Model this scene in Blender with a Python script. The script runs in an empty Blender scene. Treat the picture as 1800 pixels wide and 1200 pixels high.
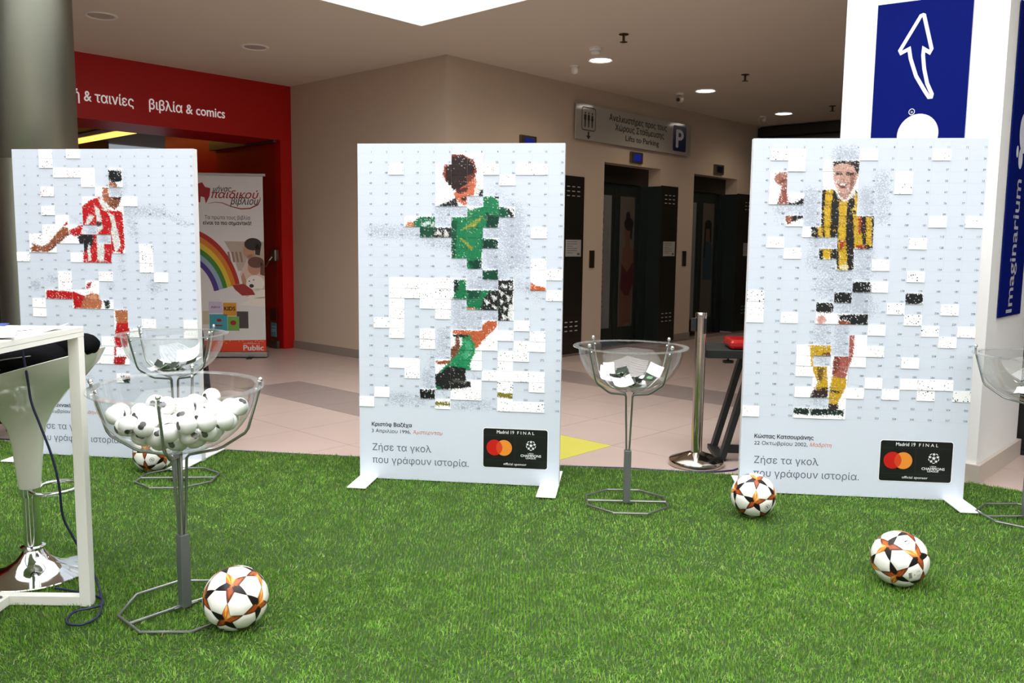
import bpy, bmesh, math, random
import numpy as np
from mathutils import Vector, Matrix, Euler
from mathutils.geometry import delaunay_2d_cdt

random.seed(7)
RNG = np.random.default_rng(11)
SC = bpy.context.scene
COL = SC.collection
TH = math.radians(47.3)          # the building's axes against the camera's
CA, SA = math.cos(TH), math.sin(TH)
CEIL = 3.29

# ------------------------------------------------------------------ camera
cam_d = bpy.data.cameras.new('camera')
cam_d.sensor_width = 36.0
cam_d.lens = 1500.0 / 1800.0 * 36.0
cam_d.clip_start = 0.05
cam = bpy.data.objects.new('camera', cam_d)
COL.objects.link(cam)
pitch, roll = math.atan(170 / 1500.0), 0.012
F = Vector((0, math.cos(pitch), -math.sin(pitch)))
R0 = Vector((1, 0, 0)); U0 = R0.cross(F)
Rv = math.cos(roll) * R0 + math.sin(roll) * U0
Uv = -math.sin(roll) * R0 + math.cos(roll) * U0
Mx = Matrix((Rv, Uv, -F)).transposed().to_4x4()
Mx.translation = Vector((0, 0, 1.36))
cam.matrix_world = Mx
SC.camera = cam

# ------------------------------------------------------------------ light and exposure
vs = SC.view_settings
vs.view_transform = 'Standard'; vs.look = 'None'; vs.gamma = 1.0; vs.use_curve_mapping = False
vs.exposure = 0.07
world = bpy.data.worlds.new('world'); SC.world = world
world.use_nodes = True
bg = world.node_tree.nodes['Background']
bg.inputs[0].default_value = (0.80, 0.90, 1.0, 1)
bg.inputs[1].default_value = 0.34

def wuv(u, w, z=0.0):
    """building frame (u along the lift wall, w away from it) to world"""
    return Vector((u * CA - w * SA, u * SA + w * CA, z))

def area_light(name, loc, size_x, size_y, power, color=(1, 1, 1), rot=(0, 0, 0), spread=None):
    d = bpy.data.lights.new(name, 'AREA'); d.shape = 'RECTANGLE'
    d.size = size_x; d.size_y = size_y; d.energy = power; d.color = color
    if spread: d.spread = spread
    o = bpy.data.objects.new(name, d); COL.objects.link(o)
    o.location = loc; o.rotation_euler = rot
    return o
# daylight through the glazed roof of the atrium
ROOF_Z = 9.6
area_light('atrium_daylight', wuv(-0.63, -0.26, ROOF_Z + 0.25), 11.6, 12.3, 3150, (0.985, 0.995, 1.0), (0, 0, TH))

cy = SC.cycles
cy.max_bounces = 7; cy.diffuse_bounces = 4; cy.glossy_bounces = 4; cy.transmission_bounces = 4; cy.transparent_max_bounces = 14
cy.caustics_reflective = False; cy.caustics_refractive = False; cy.sample_clamp_indirect = 6.0

# ------------------------------------------------------------------ helpers
def lin(c):
    r = []
    for v in c[:3]:
        v = v / 255.0
        r.append(v / 12.92 if v <= 0.04045 else ((v + 0.055) / 1.055) ** 2.4)
    return tuple(r) + (1.0,)

MATS = {}
def mat(name, rgb=(200, 200, 200), rough=0.5, metal=0.0, spec=0.5, emit=None, estr=0.0, noise=0.0, nscale=8.0, coat=0.0, bump=0.0, bscale=60.0):
    if name in MATS: return MATS[name]
    m = bpy.data.materials.new(name); m.use_nodes = True
    nt = m.node_tree; b = nt.nodes['Principled BSDF']
    c = lin(rgb)
    b.inputs['Base Color'].default_value = c
    b.inputs['Roughness'].default_value = rough
    b.inputs['Metallic'].default_value = metal
    b.inputs['Specular IOR Level'].default_value = spec
    if coat: b.inputs['Coat Weight'].default_value = coat; b.inputs['Coat Roughness'].default_value = 0.08
    if emit is not None:
        b.inputs['Emission Color'].default_value = lin(emit); b.inputs['Emission Strength'].default_value = estr
    if noise or bump:
        tc = nt.nodes.new('ShaderNodeTexCoord')
        n = nt.nodes.new('ShaderNodeTexNoise'); n.inputs['Scale'].default_value = nscale; n.inputs['Detail'].default_value = 5
        nt.links.new(tc.outputs['Object'], n.inputs['Vector'])
        if noise:
            mx = nt.nodes.new('ShaderNodeMixRGB'); mx.blend_type = 'MIX'
            mx.inputs[1].default_value = tuple(v * (1 - noise) for v in c[:3]) + (1,)
            mx.inputs[2].default_value = tuple(min(1, v * (1 + noise)) for v in c[:3]) + (1,)
            nt.links.new(n.outputs['Fac'], mx.inputs[0]); nt.links.new(mx.outputs[0], b.inputs['Base Color'])
        if bump:
            n2 = nt.nodes.new('ShaderNodeTexNoise'); n2.inputs['Scale'].default_value = bscale
            nt.links.new(tc.outputs['Object'], n2.inputs['Vector'])
            bp = nt.nodes.new('ShaderNodeBump'); bp.inputs['Strength'].default_value = bump; bp.inputs['Distance'].default_value = 0.01
            nt.links.new(n2.outputs['Fac'], bp.inputs['Height']); nt.links.new(bp.outputs[0], b.inputs['Normal'])
    MATS[name] = m
    return m

def mat_attr(name, rough=0.5, attr='Col', spec=0.3):
    """print: colour stored per vertex"""
    if name in MATS: return MATS[name]
    m = bpy.data.materials.new(name); m.use_nodes = True
    nt = m.node_tree; b = nt.nodes['Principled BSDF']
    a = nt.nodes.new('ShaderNodeAttribute'); a.attribute_name = attr
    nt.links.new(a.outputs['Color'], b.inputs['Base Color'])
    b.inputs['Roughness'].default_value = rough; b.inputs['Specular IOR Level'].default_value = spec
    MATS[name] = m
    return m

def mat_glass(name, tint=(1, 1, 1), dens=0.05, edge=0.55, rough=0.02, body=None, bmix=0.0):
    """thin clear acrylic or pane: mostly transparent, glossier towards grazing"""
    if name in MATS: return MATS[name]
    m = bpy.data.materials.new(name); m.use_nodes = True
    nt = m.node_tree; nt.nodes.clear(); N = nt.nodes.new; Lk = nt.links.new
    out = N('ShaderNodeOutputMaterial')
    tr = N('ShaderNodeBsdfTransparent'); tr.inputs[0].default_value = tint + (1,)
    gl = N('ShaderNodeBsdfGlossy'); gl.inputs['Roughness'].default_value = rough
    lw = N('ShaderNodeLayerWeight'); lw.inputs['Blend'].default_value = 0.5
    pw = N('ShaderNodeMath'); pw.operation = 'POWER'; pw.inputs[1].default_value = 4.0; Lk(lw.outputs['Facing'], pw.inputs[0])
    ma = N('ShaderNodeMath'); ma.operation = 'MULTIPLY_ADD'; ma.inputs[1].default_value = edge; ma.inputs[2].default_value = dens; ma.use_clamp = True
    Lk(pw.outputs[0], ma.inputs[0])
    mx = N('ShaderNodeMixShader'); Lk(ma.outputs[0], mx.inputs[0]); Lk(tr.outputs[0], mx.inputs[1]); Lk(gl.outputs[0], mx.inputs[2])
    last = mx
    if body is not None:
        df = N('ShaderNodeBsdfDiffuse'); df.inputs[0].default_value = lin(body)
        m2 = N('ShaderNodeMixShader'); m2.inputs[0].default_value = bmix; Lk(mx.outputs[0], m2.inputs[1]); Lk(df.outputs[0], m2.inputs[2]); last = m2
    Lk(last.outputs[0], out.inputs[0])
    MATS[name] = m
    return m

class MB:
    """collects simple shapes into one mesh"""
    def __init__(s): s.v = []; s.f = []
    def add(s, vs_, fs):
        k = len(s.v); s.v += [tuple(p) for p in vs_]; s.f += [tuple(i + k for i in f) for f in fs]; return s
    def box(s, x0, x1, y0, y1, z0, z1, M=None):
        p = [(x0, y0, z0), (x1, y0, z0), (x1, y1, z0), (x0, y1, z0), (x0, y0, z1), (x1, y0, z1), (x1, y1, z1), (x0, y1, z1)]
        if M: p = [M @ Vector(q) for q in p]
        return s.add(p, [(3, 2, 1, 0), (4, 5, 6, 7), (0, 1, 5, 4), (1, 2, 6, 5), (2, 3, 7, 6), (3, 0, 4, 7)])
    def bar(s, a, b, w, h, up=(0, 0, 1)):
        a, b = Vector(a), Vector(b); d = (b - a); L = d.length; d.normalize()
        x = d.cross(Vector(up))
        if x.length < 1e-4: x = d.cross(Vector((0, 1, 0)))
        x.normalize(); y = x.cross(d)
        p = []
        for t in (a, b):
            for sx, sy in ((-1, -1), (1, -1), (1, 1), (-1, 1)): p.append(t + x * sx * w / 2 + y * sy * h / 2)
        return s.add(p, [(0, 1, 2, 3), (7, 6, 5, 4), (0, 4, 5, 1), (1, 5, 6, 2), (2, 6, 7, 3), (3, 7, 4, 0)])
    def tube(s, path, r, n=8, closed=False, cap=True):
        P = [Vector(p) for p in path]; m = len(P)
        rad = r if hasattr(r, '__len__') else [r] * m
        ref = None; rings = []
        for i in range(m):
            if closed: d = P[(i + 1) % m] - P[i - 1]
            else: d = P[min(i + 1, m - 1)] - P[max(i - 1, 0)]
            d.normalize()
            if ref is None:
                ref = d.cross(Vector((0, 0, 1)))
                if ref.length < 1e-3: ref = d.cross(Vector((1, 0, 0)))
            ref = (ref - d * ref.dot(d)).normalized(); b = d.cross(ref)
            rings.append([P[i] + (ref * math.cos(2 * math.pi * k / n) + b * math.sin(2 * math.pi * k / n)) * rad[i] for k in range(n)])
        vs_ = [q for ring in rings for q in ring]; fs = []
        for i in range(m if closed else m - 1):
            j = (i + 1) % m
            for k in range(n): fs.append((i * n + k, i * n + (k + 1) % n, j * n + (k + 1) % n, j * n + k))
        if cap and not closed:
            fs.append(tuple(range(n))[::-1]); fs.append(tuple((m - 1) * n + k for k in range(n)))
        return s.add(vs_, fs)
    def lathe(s, prof, n=32, M=None, a0=0.0, a1=2 * math.pi):
        full = abs(a1 - a0 - 2 * math.pi) < 1e-6
        cnt = n if full else n + 1
        vs_ = []
        for r, z in prof:
            for k in range(cnt):
                a = a0 + (a1 - a0) * k / n; q = Vector((r * math.cos(a), r * math.sin(a), z))
                vs_.append(M @ q if M else q)
        fs = []
        for i in range(len(prof) - 1):
            for k in range(n):
                k2 = (k + 1) % cnt
                fs.append((i * cnt + k, i * cnt + k2, (i + 1) * cnt + k2, (i + 1) * cnt + k))
        return s.add(vs_, fs)
    def sphere(s, c, r, n=10, m=6):
        prof = [(max(1e-5, r * math.sin(math.pi * i / m)), -r * math.cos(math.pi * i / m)) for i in range(m + 1)]
        return s.lathe(prof, n, Matrix.Translation(Vector(c)))
    def prism(s, poly, d0, d1, put):
        """flat polygon (a,b) given thickness; put(a,b,d) gives the 3-D point"""
        n = len(poly)
        vs_ = [put(a, b, d0) for a, b in poly] + [put(a, b, d1) for a, b in poly]
        fs = [tuple(range(n)), tuple(range(2 * n - 1, n - 1, -1))]
        for k in range(n): fs.append((k, n + k, n + (k + 1) % n, (k + 1) % n))
        return s.add(vs_, fs)
    def mesh(s, name):
        me = bpy.data.meshes.new(name); me.from_pydata(s.v, [], s.f); me.update()
        bm = bmesh.new(); bm.from_mesh(me); bmesh.ops.recalc_face_normals(bm, faces=bm.faces); bm.to_mesh(me); bm.free()
        return me

def link(name, me, m=None, parent=None, loc=None, rotz=None, smooth=False, bevel=0.0):
    o = bpy.data.objects.new(name, me); COL.objects.link(o)
    if m is not None and len(me.materials) == 0: me.materials.append(m)
    if parent is not None: o.parent = parent
    if loc is not None: o.location = loc
    if rotz is not None: o.rotation_euler = (0, 0, rotz)
    if smooth:
        for p in me.polygons: p.use_smooth = True
        if smooth != 'all':
            me.set_sharp_from_angle(angle=math.radians(40))
    if bevel:
        md = o.modifiers.new('bevel', 'BEVEL'); md.width = bevel; md.segments = 2; md.limit_method = 'ANGLE'
    return o

def build(name, mb, m=None, parent=None, **k):
    o = link(name, mb.mesh(name), m, parent, **k)
    if parent is not None and (name.endswith('lettering') or name.endswith('print')): o['kind'] = 'stuff'
    return o

def thing(name, label, cat, loc=(0, 0, 0), rotz=0.0, group=None):
    o = bpy.data.objects.new(name, None); COL.objects.link(o); o.empty_display_size = 0.1
    o.location = loc; o.rotation_euler = (0, 0, rotz)
    return tag(o, label, cat, group)
def tag(o, label, cat, group=None):
    o['label'] = label; o['category'] = cat
    if group: o['group'] = group
    return o
def struct(name, mb, m, parent=None, **k):
    o = build(name, mb, m, parent, **k)
    if parent is None: o['kind'] = 'structure'
    return o

# ---- flat print: lettering and shapes, laid on a plane
TXT = {}
def text_pts(body, bold=0.0, shear=0.0):
    """outlines of a line of lettering, filled by the non-zero winding rule; bold thickens by stacking shifted copies"""
    key = (body, bold, shear)
    if key in TXT: return TXT[key]
    c = bpy.data.curves.new('lettering', 'FONT'); c.body = body; c.resolution_u = 3; c.shear = shear; c.dimensions = '3D'; c.fill_mode = 'HALF'
    o = bpy.data.objects.new('lettering', c); COL.objects.link(o)
    dg = bpy.context.evaluated_depsgraph_get(); me = o.evaluated_get(dg).to_mesh()
    v = np.array([(q.co.x, q.co.y) for q in me.vertices]) if len(me.vertices) else np.zeros((0, 2))
    E = np.array([tuple(e.vertices) for e in me.edges], int) if len(me.edges) else np.zeros((0, 2), int)
    o.evaluated_get(dg).to_mesh_clear(); bpy.data.objects.remove(o); bpy.data.curves.remove(c)
    if not len(v): TXT[key] = (np.zeros((0, 3)), []); return TXT[key]
    d = E[:, 1] - E[:, 0]
    flip = (d == -1) | (d > 1)
    E[flip] = E[flip][:, ::-1]
    V2, _, F2, _, _, _ = delaunay_2d_cdt([Vector(p) for p in v], [tuple(map(int, e)) for e in E], [], 0, 1e-5)
    V2 = np.array([tuple(p) for p in V2]); F2 = np.array([f for f in F2 if len(f) == 3], int)
    C = V2[F2].mean(1); a = v[E[:, 0]]; b = v[E[:, 1]]
    up = (a[None, :, 1] <= C[:, None, 1]) & (b[None, :, 1] > C[:, None, 1]); dn = (a[None, :, 1] > C[:, None, 1]) & (b[None, :, 1] <= C[:, None, 1])
    cr = (b[None, :, 0] - a[None, :, 0]) * (C[:, None, 1] - a[None, :, 1]) - (C[:, None, 0] - a[None, :, 0]) * (b[None, :, 1] - a[None, :, 1])
    wn = (up & (cr > 0)).sum(1) - (dn & (cr < 0)).sum(1)
    F2 = F2[wn != 0]
    vv = []; ff = []
    offs = [(0, 0)] if bold <= 0 else [(-bold, 0), (bold, 0), (0, bold * .7), (0, -bold * .7)]
    for k, (ox, oy) in enumerate(offs):
        n0 = len(vv) * 0 + k * len(V2)
        vv.append(np.stack([V2[:, 0] + ox, V2[:, 1] + oy, np.full(len(V2), k * 1.2e-4)], 1)); ff += [tuple(int(q) + n0 for q in f) for f in F2]
    TXT[key] = (np.concatenate(vv), ff)
    return TXT[key]
def lay_text(mb, body, x0, zb, width, cap, put, bold=0.0, shear=0.0, align='L'):
    """lettering with its left end at x0, baseline zb, this width and capital height"""
    v, f = text_pts(body, bold, shear)
    if not len(v): return
    xa, xb = v[:, 0].min(), v[:, 0].max()
    sx = width / (xb - xa); sy = cap / 0.69
    if align == 'C': x0 = x0 - width / 2
    mb.add([put(x0 + (p[0] - xa) * sx, zb + p[1] * sy, p[2]) for p in v], f)
def disc(mb, cx, cz, rx, rz, put, n=28, a0=0.0, d=0.0):
    mb.add([put(cx + rx * math.cos(a0 + 2 * math.pi * k / n), cz + rz * math.sin(a0 + 2 * math.pi * k / n), d) for k in range(n)], [tuple(range(n))])
def dome_disc(mb, cx, cz, rx, rz, put, n=20):
    """a disc with inner rings, to hug a round surface"""
    V = [put(cx, cz, 0)]; Fc = []
    for r in (1 / 3, 2 / 3, 1.0):
        for k in range(n): V.append(put(cx + r * rx * math.cos(2 * math.pi * k / n), cz + r * rz * math.sin(2 * math.pi * k / n), 0))
    for k in range(n):
        Fc.append((0, 1 + k, 1 + (k + 1) % n))
        for q in (0, 1): Fc.append((1 + q * n + k, 1 + (q + 1) * n + k, 1 + (q + 1) * n + (k + 1) % n, 1 + q * n + (k + 1) % n))
    mb.add(V, Fc)
def poly(mb, pts, put, d=0.0): mb.add([put(a, b, d) for a, b in pts], [tuple(range(len(pts)))])
def ribbon(mb, pts, wd, put, closed=False, d=0.0):
    P = [Vector((a, b, 0)) for a, b in pts]; n = len(P); L = []; Rr = []
    for i in range(n):
        if closed: t0 = (P[i] - P[i - 1]).normalized(); t1 = (P[(i + 1) % n] - P[i]).normalized()
        else:
            t0 = (P[i] - P[max(i - 1, 0)]); t1 = (P[min(i + 1, n - 1)] - P[i])
            if t0.length < 1e-9: t0 = t1
            if t1.length < 1e-9: t1 = t0
            t0 = t0.normalized(); t1 = t1.normalized()
        nn = Vector((-(t0 + t1).y, (t0 + t1).x, 0))
        nn = nn.normalized() if nn.length > 1e-6 else Vector((-t0.y, t0.x, 0))
        k = max(0.45, nn.dot(Vector((-t0.y, t0.x, 0))))
        ww = wd[i] if hasattr(wd, '__len__') else wd
        L.append(P[i] + nn * ww / 2 / k); Rr.append(P[i] - nn * ww / 2 / k)
    for i in range(n if closed else n - 1):
        j = (i + 1) % n
        mb.add([put(q.x, q.y, d) for q in (L[i], L[j], Rr[j], Rr[i])], [(0, 1, 2, 3)])
def front(y):
    """plane facing -y: (x right, z up); d lifts it towards the viewer"""
    return lambda a, b, d: Vector((a, y - d, b))

M_WHITE = mat('white_paint', (240, 240, 238), 0.45)
M_BLACKP = mat('black_print', (18, 18, 20), 0.5)
M_STEEL = mat('brushed_steel', (170, 168, 162), 0.28, 1.0)
M_CHROME = mat('chrome', (225, 225, 225), 0.06, 1.0)

# ================================================================== THE SETTING (building frame: x = u, y = w)
def project(p):
    d = Vector(p) - Vector((0, 0, 1.36)); z = d.dot(F)
    if z < 0.2: return None
    return 900 + 1500 * d.dot(Rv) / z, 600 - 1500 * d.dot(Uv) / z, z

M_WALL = mat('cream_wall', (206, 186, 164), 0.75, noise=0.03, nscale=3)
M_CEIL = mat('ceiling_paint', (226, 217, 202), 0.9)
M_FASCIA = mat('atrium_white', (250, 250, 249), 0.8)
M_RED = mat('red_lacquer', (186, 8, 6), 0.4, noise=0.05, nscale=2)
M_BASE = mat('skirting_tile', (150, 138, 126), 0.45)
M_TILE = mat('floor_tile_beige', (194, 172, 162), 0.33, noise=0.06, nscale=3.0, spec=0.45)
M_TILEG = mat('floor_tile_grey', (154, 139, 133), 0.33, noise=0.06, nscale=3.0, spec=0.45)
M_TILEY = mat('floor_tile_yellow', (212, 204, 92), 0.33, noise=0.04, nscale=3.0)
M_GROUT = mat('grout', (150, 130, 120), 0.8)

# floor with its tiles
floor = struct('floor', MB().box(-12, 18, -12, 18, -0.08, -0.006), M_GROUT, rotz=TH)
TS = 0.635; gap = 0.004
tile_me = {}
for key, m in (('b', M_TILE), ('g', M_TILEG), ('y', M_TILEY)):
    me = MB().box(gap / 2, TS - gap / 2, gap / 2, TS - gap / 2, -0.02, 0.0).mesh('floor_tile'); me.materials.append(m); tile_me[key] = me
def turf_back(x):
    pts = [(-6.0, 5.93), (-2.0, 5.45), (1.34, 4.995), (2.70, 4.87), (2.95, 4.66), (4.6, 4.25)]
    return float(np.interp(x, [p[0] for p in pts], [p[1] for p in pts]))
cand = []
for i in range(-14, 17):
    for j in range(-12, 17):
        u, w = 4.69 + i * TS, 3.38 + j * TS
        if w > 15 or (u > 6.0 and w > 6.5) or u > 13.0: continue
        hit = False
        for a in (0, .5, 1):
            for b in (0, .5, 1):
                q = wuv(u + a * TS, w + b * TS)
                if q.y < turf_back(q.x) - 0.12: continue
                pr = project(q)
                if pr and -260 < pr[0] < 2060 and 380 < pr[1] < 1250: hit = True
        if hit:
            q = wuv(u + TS / 2, w + TS / 2); cand.append(((q.x ** 2 + q.y ** 2), i, j, u, w))
cand.sort()
for _, i, j, u, w in cand[:300]:
    k = 'b'
    if (i == -1 and 3 <= j <= 5) or (i == 3 and 0 <= j <= 3): k = 'g'
    if i == -1 and j == 0: k = 'y'
    link('floor_tile', tile_me[k], None, floor, loc=(u, w, 0))
if len(cand) > 300:
    mb = MB()
    for _, i, j, u, w in cand[300:]: mb.box(u + gap / 2, u + TS - gap / 2, w + gap / 2, w + TS - gap / 2, -0.02, 0.0)
    o = build('far_floor_tiles', mb, M_TILE, floor); o['kind'] = 'stuff'

# ceiling around the atrium opening, atrium sides and glazed roof frame
mb = MB()
U0_, U1_, W0_, W1_ = -6.5, 5.24, -6.5, 5.98
mb.box(U1_, 18, -12, 18, CEIL, CEIL + 0.3); mb.box(-12, U1_, W1_, 18, CEIL, CEIL + 0.3)
mb.box(-12, U0_, -12, W1_, CEIL, CEIL + 0.3); mb.box(U0_, U1_, -12, W0_, CEIL, CEIL + 0.3)
struct('ceiling', mb, M_CEIL, rotz=TH)
mb = MB()
mb.box(U1_ - .012, U1_ - .001, W0_, W1_, CEIL + 0.001, ROOF_Z + 0.3); mb.box(U0_, U1_ - .013, W1_ - .012, W1_ - .001, CEIL + 0.001, ROOF_Z + 0.3)
mb.box(U0_ + .001, U0_ + .012, W0_, W1_ - .013, CEIL + 0.001, ROOF_Z + 0.3); mb.box(U0_ + .013, U1_ - .013, W0_ + .001, W0_ + .012, CEIL + 0.001, ROOF_Z + 0.3)
struct('wall_atrium', mb, M_FASCIA, rotz=TH)
mb = MB()
for k in range(9):
    a = U0_ + (k + 0.5) * (U1_ - U0_) / 9
    mb.box(a - .05, a + .05, W0_, W1_, ROOF_Z - .12, ROOF_Z)
for k in range(34):
    b = W0_ + (k + 0.5) * (W1_ - W0_) / 34
    mb.box(U0_, U1_, b - .02, b + .02, ROOF_Z, ROOF_Z + .04)
struct('skylight_frame', mb, mat('skylight_bar', (70, 72, 75), 0.5), rotz=TH)

# wall with the two lifts
D1, D2 = (8.89, 10.19), (11.07, 12.36); DH = 2.42; WL = 6.64
mb = MB()
for a, b, z0, z1 in ((6.15, D1[0], 0, CEIL), (D1[0], D1[1], DH, CEIL), (D1[1], D2[0], 0, CEIL), (D2[0], D2[1], DH, CEIL), (D2[1], 13.3, 0, CEIL)):
    mb.box(a, b, WL, WL + 0.30, z0, z1)
struct('wall_back', mb, M_WALL, rotz=TH)
struct('wall_side', MB().box(6.15, 6.35, WL + 0.30, 9.5, 0, CEIL), M_WALL, rotz=TH)
mb = MB()
mb.box(6.135, 6.15, WL - .015, 9.5, 0, 0.10); mb.box(6.135, D1[0], WL - .015, WL, 0, .10)
mb.box(D1[1], D2[0], WL - .015, WL, 0, .10); mb.box(D2[1], 13.0, WL - .015, WL, 0, .10)
struct('baseboard_back', mb, M_BASE, rotz=TH)

# end of the lift lobby: roller shutter
sh = struct('wall_end', MB().box(13.06, 13.3, -3.0, WL, 0, CEIL), mat('lobby_end', (60, 56, 50), 0.8), rotz=TH)
shut = thing('roller_shutter', 'dark grey slatted roller shutter closing the end of the lift lobby', 'shutter', wuv(13.0, 2.0), TH)
build('guide_rail', MB().box(0.0, 0.05, 4.5, 4.62, 0, 3.12), mat('shutter_rail', (40, 40, 40), 0.5, 0.6), shut)
build('header_box', MB().box(-0.06, 0.05, -5, 4.62, 3.12, 3.26), mat('shutter_box', (30, 29, 27), 0.5), shut)
sl_me = MB().prism([(-0.012, 0.0), (-0.02, 0.035), (-0.012, 0.07), (0.012, 0.075), (0.012, 0.0)], -5.0, 4.5, lambda a, b, d: Vector((a, d, b))).mesh('slat')
sl_me.materials.append(mat('shutter_slat', (92, 90, 84), 0.4, 0.5))
for k in range(40): link('slat', sl_me, None, shut, loc=(0.02, 0, 0.02 + k * 0.077))

# red shopfront: fascia, jamb, soffit, portal side
mb = MB()
mb.box(-8, 6.15, 9.5, 9.62, 2.62, CEIL); mb.box(5.99, 6.15, 9.5, 9.62, 0, 2.62)
struct('wall_left', mb, M_RED, rotz=TH)
mb = MB(); mb.box(-8, 5.99, 9.62, 10.3, 2.62, 2.72); mb.box(5.99, 6.15, 9.62, 12.6, 0, 2.9)
struct('trim_1', mb, M_RED, rotz=TH)
struct('wall_shop', MB().box(-8, 6.15, 15.0, 15.2, 0, 3.1).box(-8.2, -8, 9.6, 15.2, 0, 3.1), mat('shop_wall', (130, 84, 48), 0.7), rotz=TH)
struct('ceiling_shop', MB().box(-8, 7.4, 9.65, 15.2, 3.0, 3.1), mat('shop_ceiling', (140, 108, 70), 0.7), rotz=TH)
tb = thing('tube_lamp', 'long yellow glowing tube lamp on the ceiling inside the red shop', 'lamp', wuv(5.45, 12.9, 2.93), TH)
build('tube', MB().box(-.05, .05, -2.0, 1.8, -.05, 0), mat('tube_glow', (255, 200, 90), 0.5, emit=(255, 196, 90), estr=2.0), tb)
build('housing', MB().box(-.09, .09, -2.05, 1.85, 0.002, .06), M_WHITE, tb)
# raised lettering on the fascia
sg = thing('shop_lettering', 'white Greek lettering for films, books and comics on the red fascia', 'sign', wuv(0, 9.5), TH)
mb = MB(); put = front(-0.006)
lay_text(mb, 'μουσική & ταινίες', 3.17, 2.80, 1.007, 0.105, put, 0.015)
lay_text(mb, 'βιβλία & comics', 4.345, 2.80, 0.905, 0.105, put, 0.015)
build('lettering', mb, mat('letter_white', (250, 250, 250), 0.5, emit=(255, 255, 255), estr=0.25), sg)

# glass door leaf of the shop, standing open inwards
dl = thing('glass_door', 'frameless glass shop door standing open beside the red jamb', 'door', wuv(5.95, 9.56), TH)
dl['category'] = 'door'
build('pane', MB().box(-.006, .006, 0, 1.45, .10, 2.60), mat_glass('door_glass', (0.93, 0.95, 0.93), 0.04), dl)
build('top_rail', MB().box(-.03, .02, -.02, 1.6, 2.59, 2.735), mat('door_rail', (105, 96, 86), .35, .7), dl, bevel=.004)
build('bottom_rail', MB().box(-.02, .02, 0, .20, 0.004, .10), mat('door_rail', (105, 96, 86), .35, .7), dl, bevel=.004)
lk = build('lock', MB().box(-.03, .03, .0, .10, 1.12, 1.26), M_STEEL, dl, bevel=.006)
build('lever', MB().tube([(-.04, .05, 1.17), (-.07, .06, 1.13), (-.07, .14, 1.05), (-.07, .26, 1.04)], .009, 8), M_STEEL, lk)
build('sticker', MB().box(-.012, -.007, .02, .17, .36, .50), mat('sticker_dark', (70, 14, 14), .5), dl)
build('sticker', MB().box(-.012, -.007, .03, .15, .15, .33), mat('sticker_blue', (92, 150, 170), .5), dl)
mb = MB(); pf = lambda a, b, d: Vector((-.0135, .165 - a, b))
lay_text(mb, 'stop', 0.035, .27, .09, .03, pf, 0.01); ribbon(mb, [(.03, .24), (.12, .24)], .006, pf); ribbon(mb, [(.03, .22), (.12, .22)], .006, pf)
build('sticker_print', mb, M_WHITE, dl)

# white pillar
pillar = struct('pillar', MB().box(5.44, 6.39, 1.31, 2.22, 0, CEIL), mat('pillar_white', (244, 243, 240), 0.6, bump=.06, bscale=12), rotz=TH)
pillar['label'] = 'white square pillar carrying the blue arrow sign'
struct('baseboard_pillar', MB().box(5.415, 6.41, 1.285, 2.245, 0, 0.115), mat('pillar_skirting', (196, 184, 172), .4), rotz=TH)
M_BLUE = mat('sign_blue', (5, 20, 100), 0.65, spec=.06)
M_GREYW = mat('sign_pale', (226, 227, 234), 0.5)
s1 = thing('arrow_sign', 'blue wall panel with a white outlined upward arrow on the pillar', 'sign', wuv(5.44, 0), TH)
pf = lambda a, b, d: Vector((-0.006 - d, a, b))
build('panel', MB().prism([(2.026, 2.825), (1.495, 2.80), (1.497, 1.0), (2.026, 1.0)], 0.0, 0.006, pf), M_BLUE, s1)
pf2 = lambda a, b, d: Vector((-0.0135 - d, a, b))
arrow = [(1.763, 2.725), (1.757, 2.722), (1.704, 2.525), (1.714, 2.506), (1.747, 2.53), (1.749, 2.495), (1.738, 2.416), (1.716, 2.329), (1.686, 2.265), (1.689, 2.25), (1.702, 2.25), (1.727, 2.288), (1.781, 2.379), (1.818, 2.483), (1.83, 2.542), (1.874, 2.524), (1.882, 2.54), (1.775, 2.722)]
mb = MB(); ribbon(mb, arrow, 0.021, pf2, closed=True); build('arrow_outline', mb, M_GREYW, s1)
mb = MB(); disc(mb, 1.753, 2.037, .117, .122, pf2, 36); build('bubble', mb, M_GREYW, s1)
mb = MB(); ribbon(mb, [(1.793 + .016 * math.cos(t), 2.174 + .017 * math.sin(t)) for t in np.linspace(0, 2 * math.pi, 20, endpoint=False)], .004, pf2, closed=True)
lay_text(mb, 'R', 0, 0, .014, .013, lambda a, b, d: Vector((-.0135, 1.799 - b + .0, 2.167 + a)), .02)
build('registered_mark', mb, M_GREYW, s1)
s2 = thing('shop_name_sign', 'dark blue vertical banner reading Imaginarium on the shaded pillar side', 'sign', wuv(0, 1.31), TH)
s2['label'] = 'blue vertical wall panel with upright shop name on the shaded pillar side'
pf = lambda a, b, d: Vector((a, -.006 - d, b))
build('panel', MB().prism([(5.63, .965), (6.16, .965), (6.16, 2.79), (5.63, 2.77)], 0.0, 0.006, pf), M_BLUE, s2)
mb = MB(); pt = lambda a, b, d: Vector((5.86 - b, -.0135, .985 + a))
lay_text(mb, 'Imaginarium', 0, 0, .80, .135, lambda a, b, d: Vector((5.925 - b, -.0135, .985 + a)), .012)
build('lettering', mb, M_GREYW, s2)
pf2 = lambda a, b, d: Vector((a, -.0135 - d, b))
mb = MB(); disc(mb, 5.91, 2.06, .115, .12, pf2, 32); disc(mb, 5.86, 1.905, .05, .06, pf2, 24); disc(mb, 5.775, 1.94, .025, .035, pf2, 20)
build('bubble', mb, M_GREYW, s2)
mb = MB(); ribbon(mb, [(5.98, 2.40), (5.90, 2.52), (5.99, 2.62)], .02, pf2); build('arrow_outline', mb, M_GREYW, s2)

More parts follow.
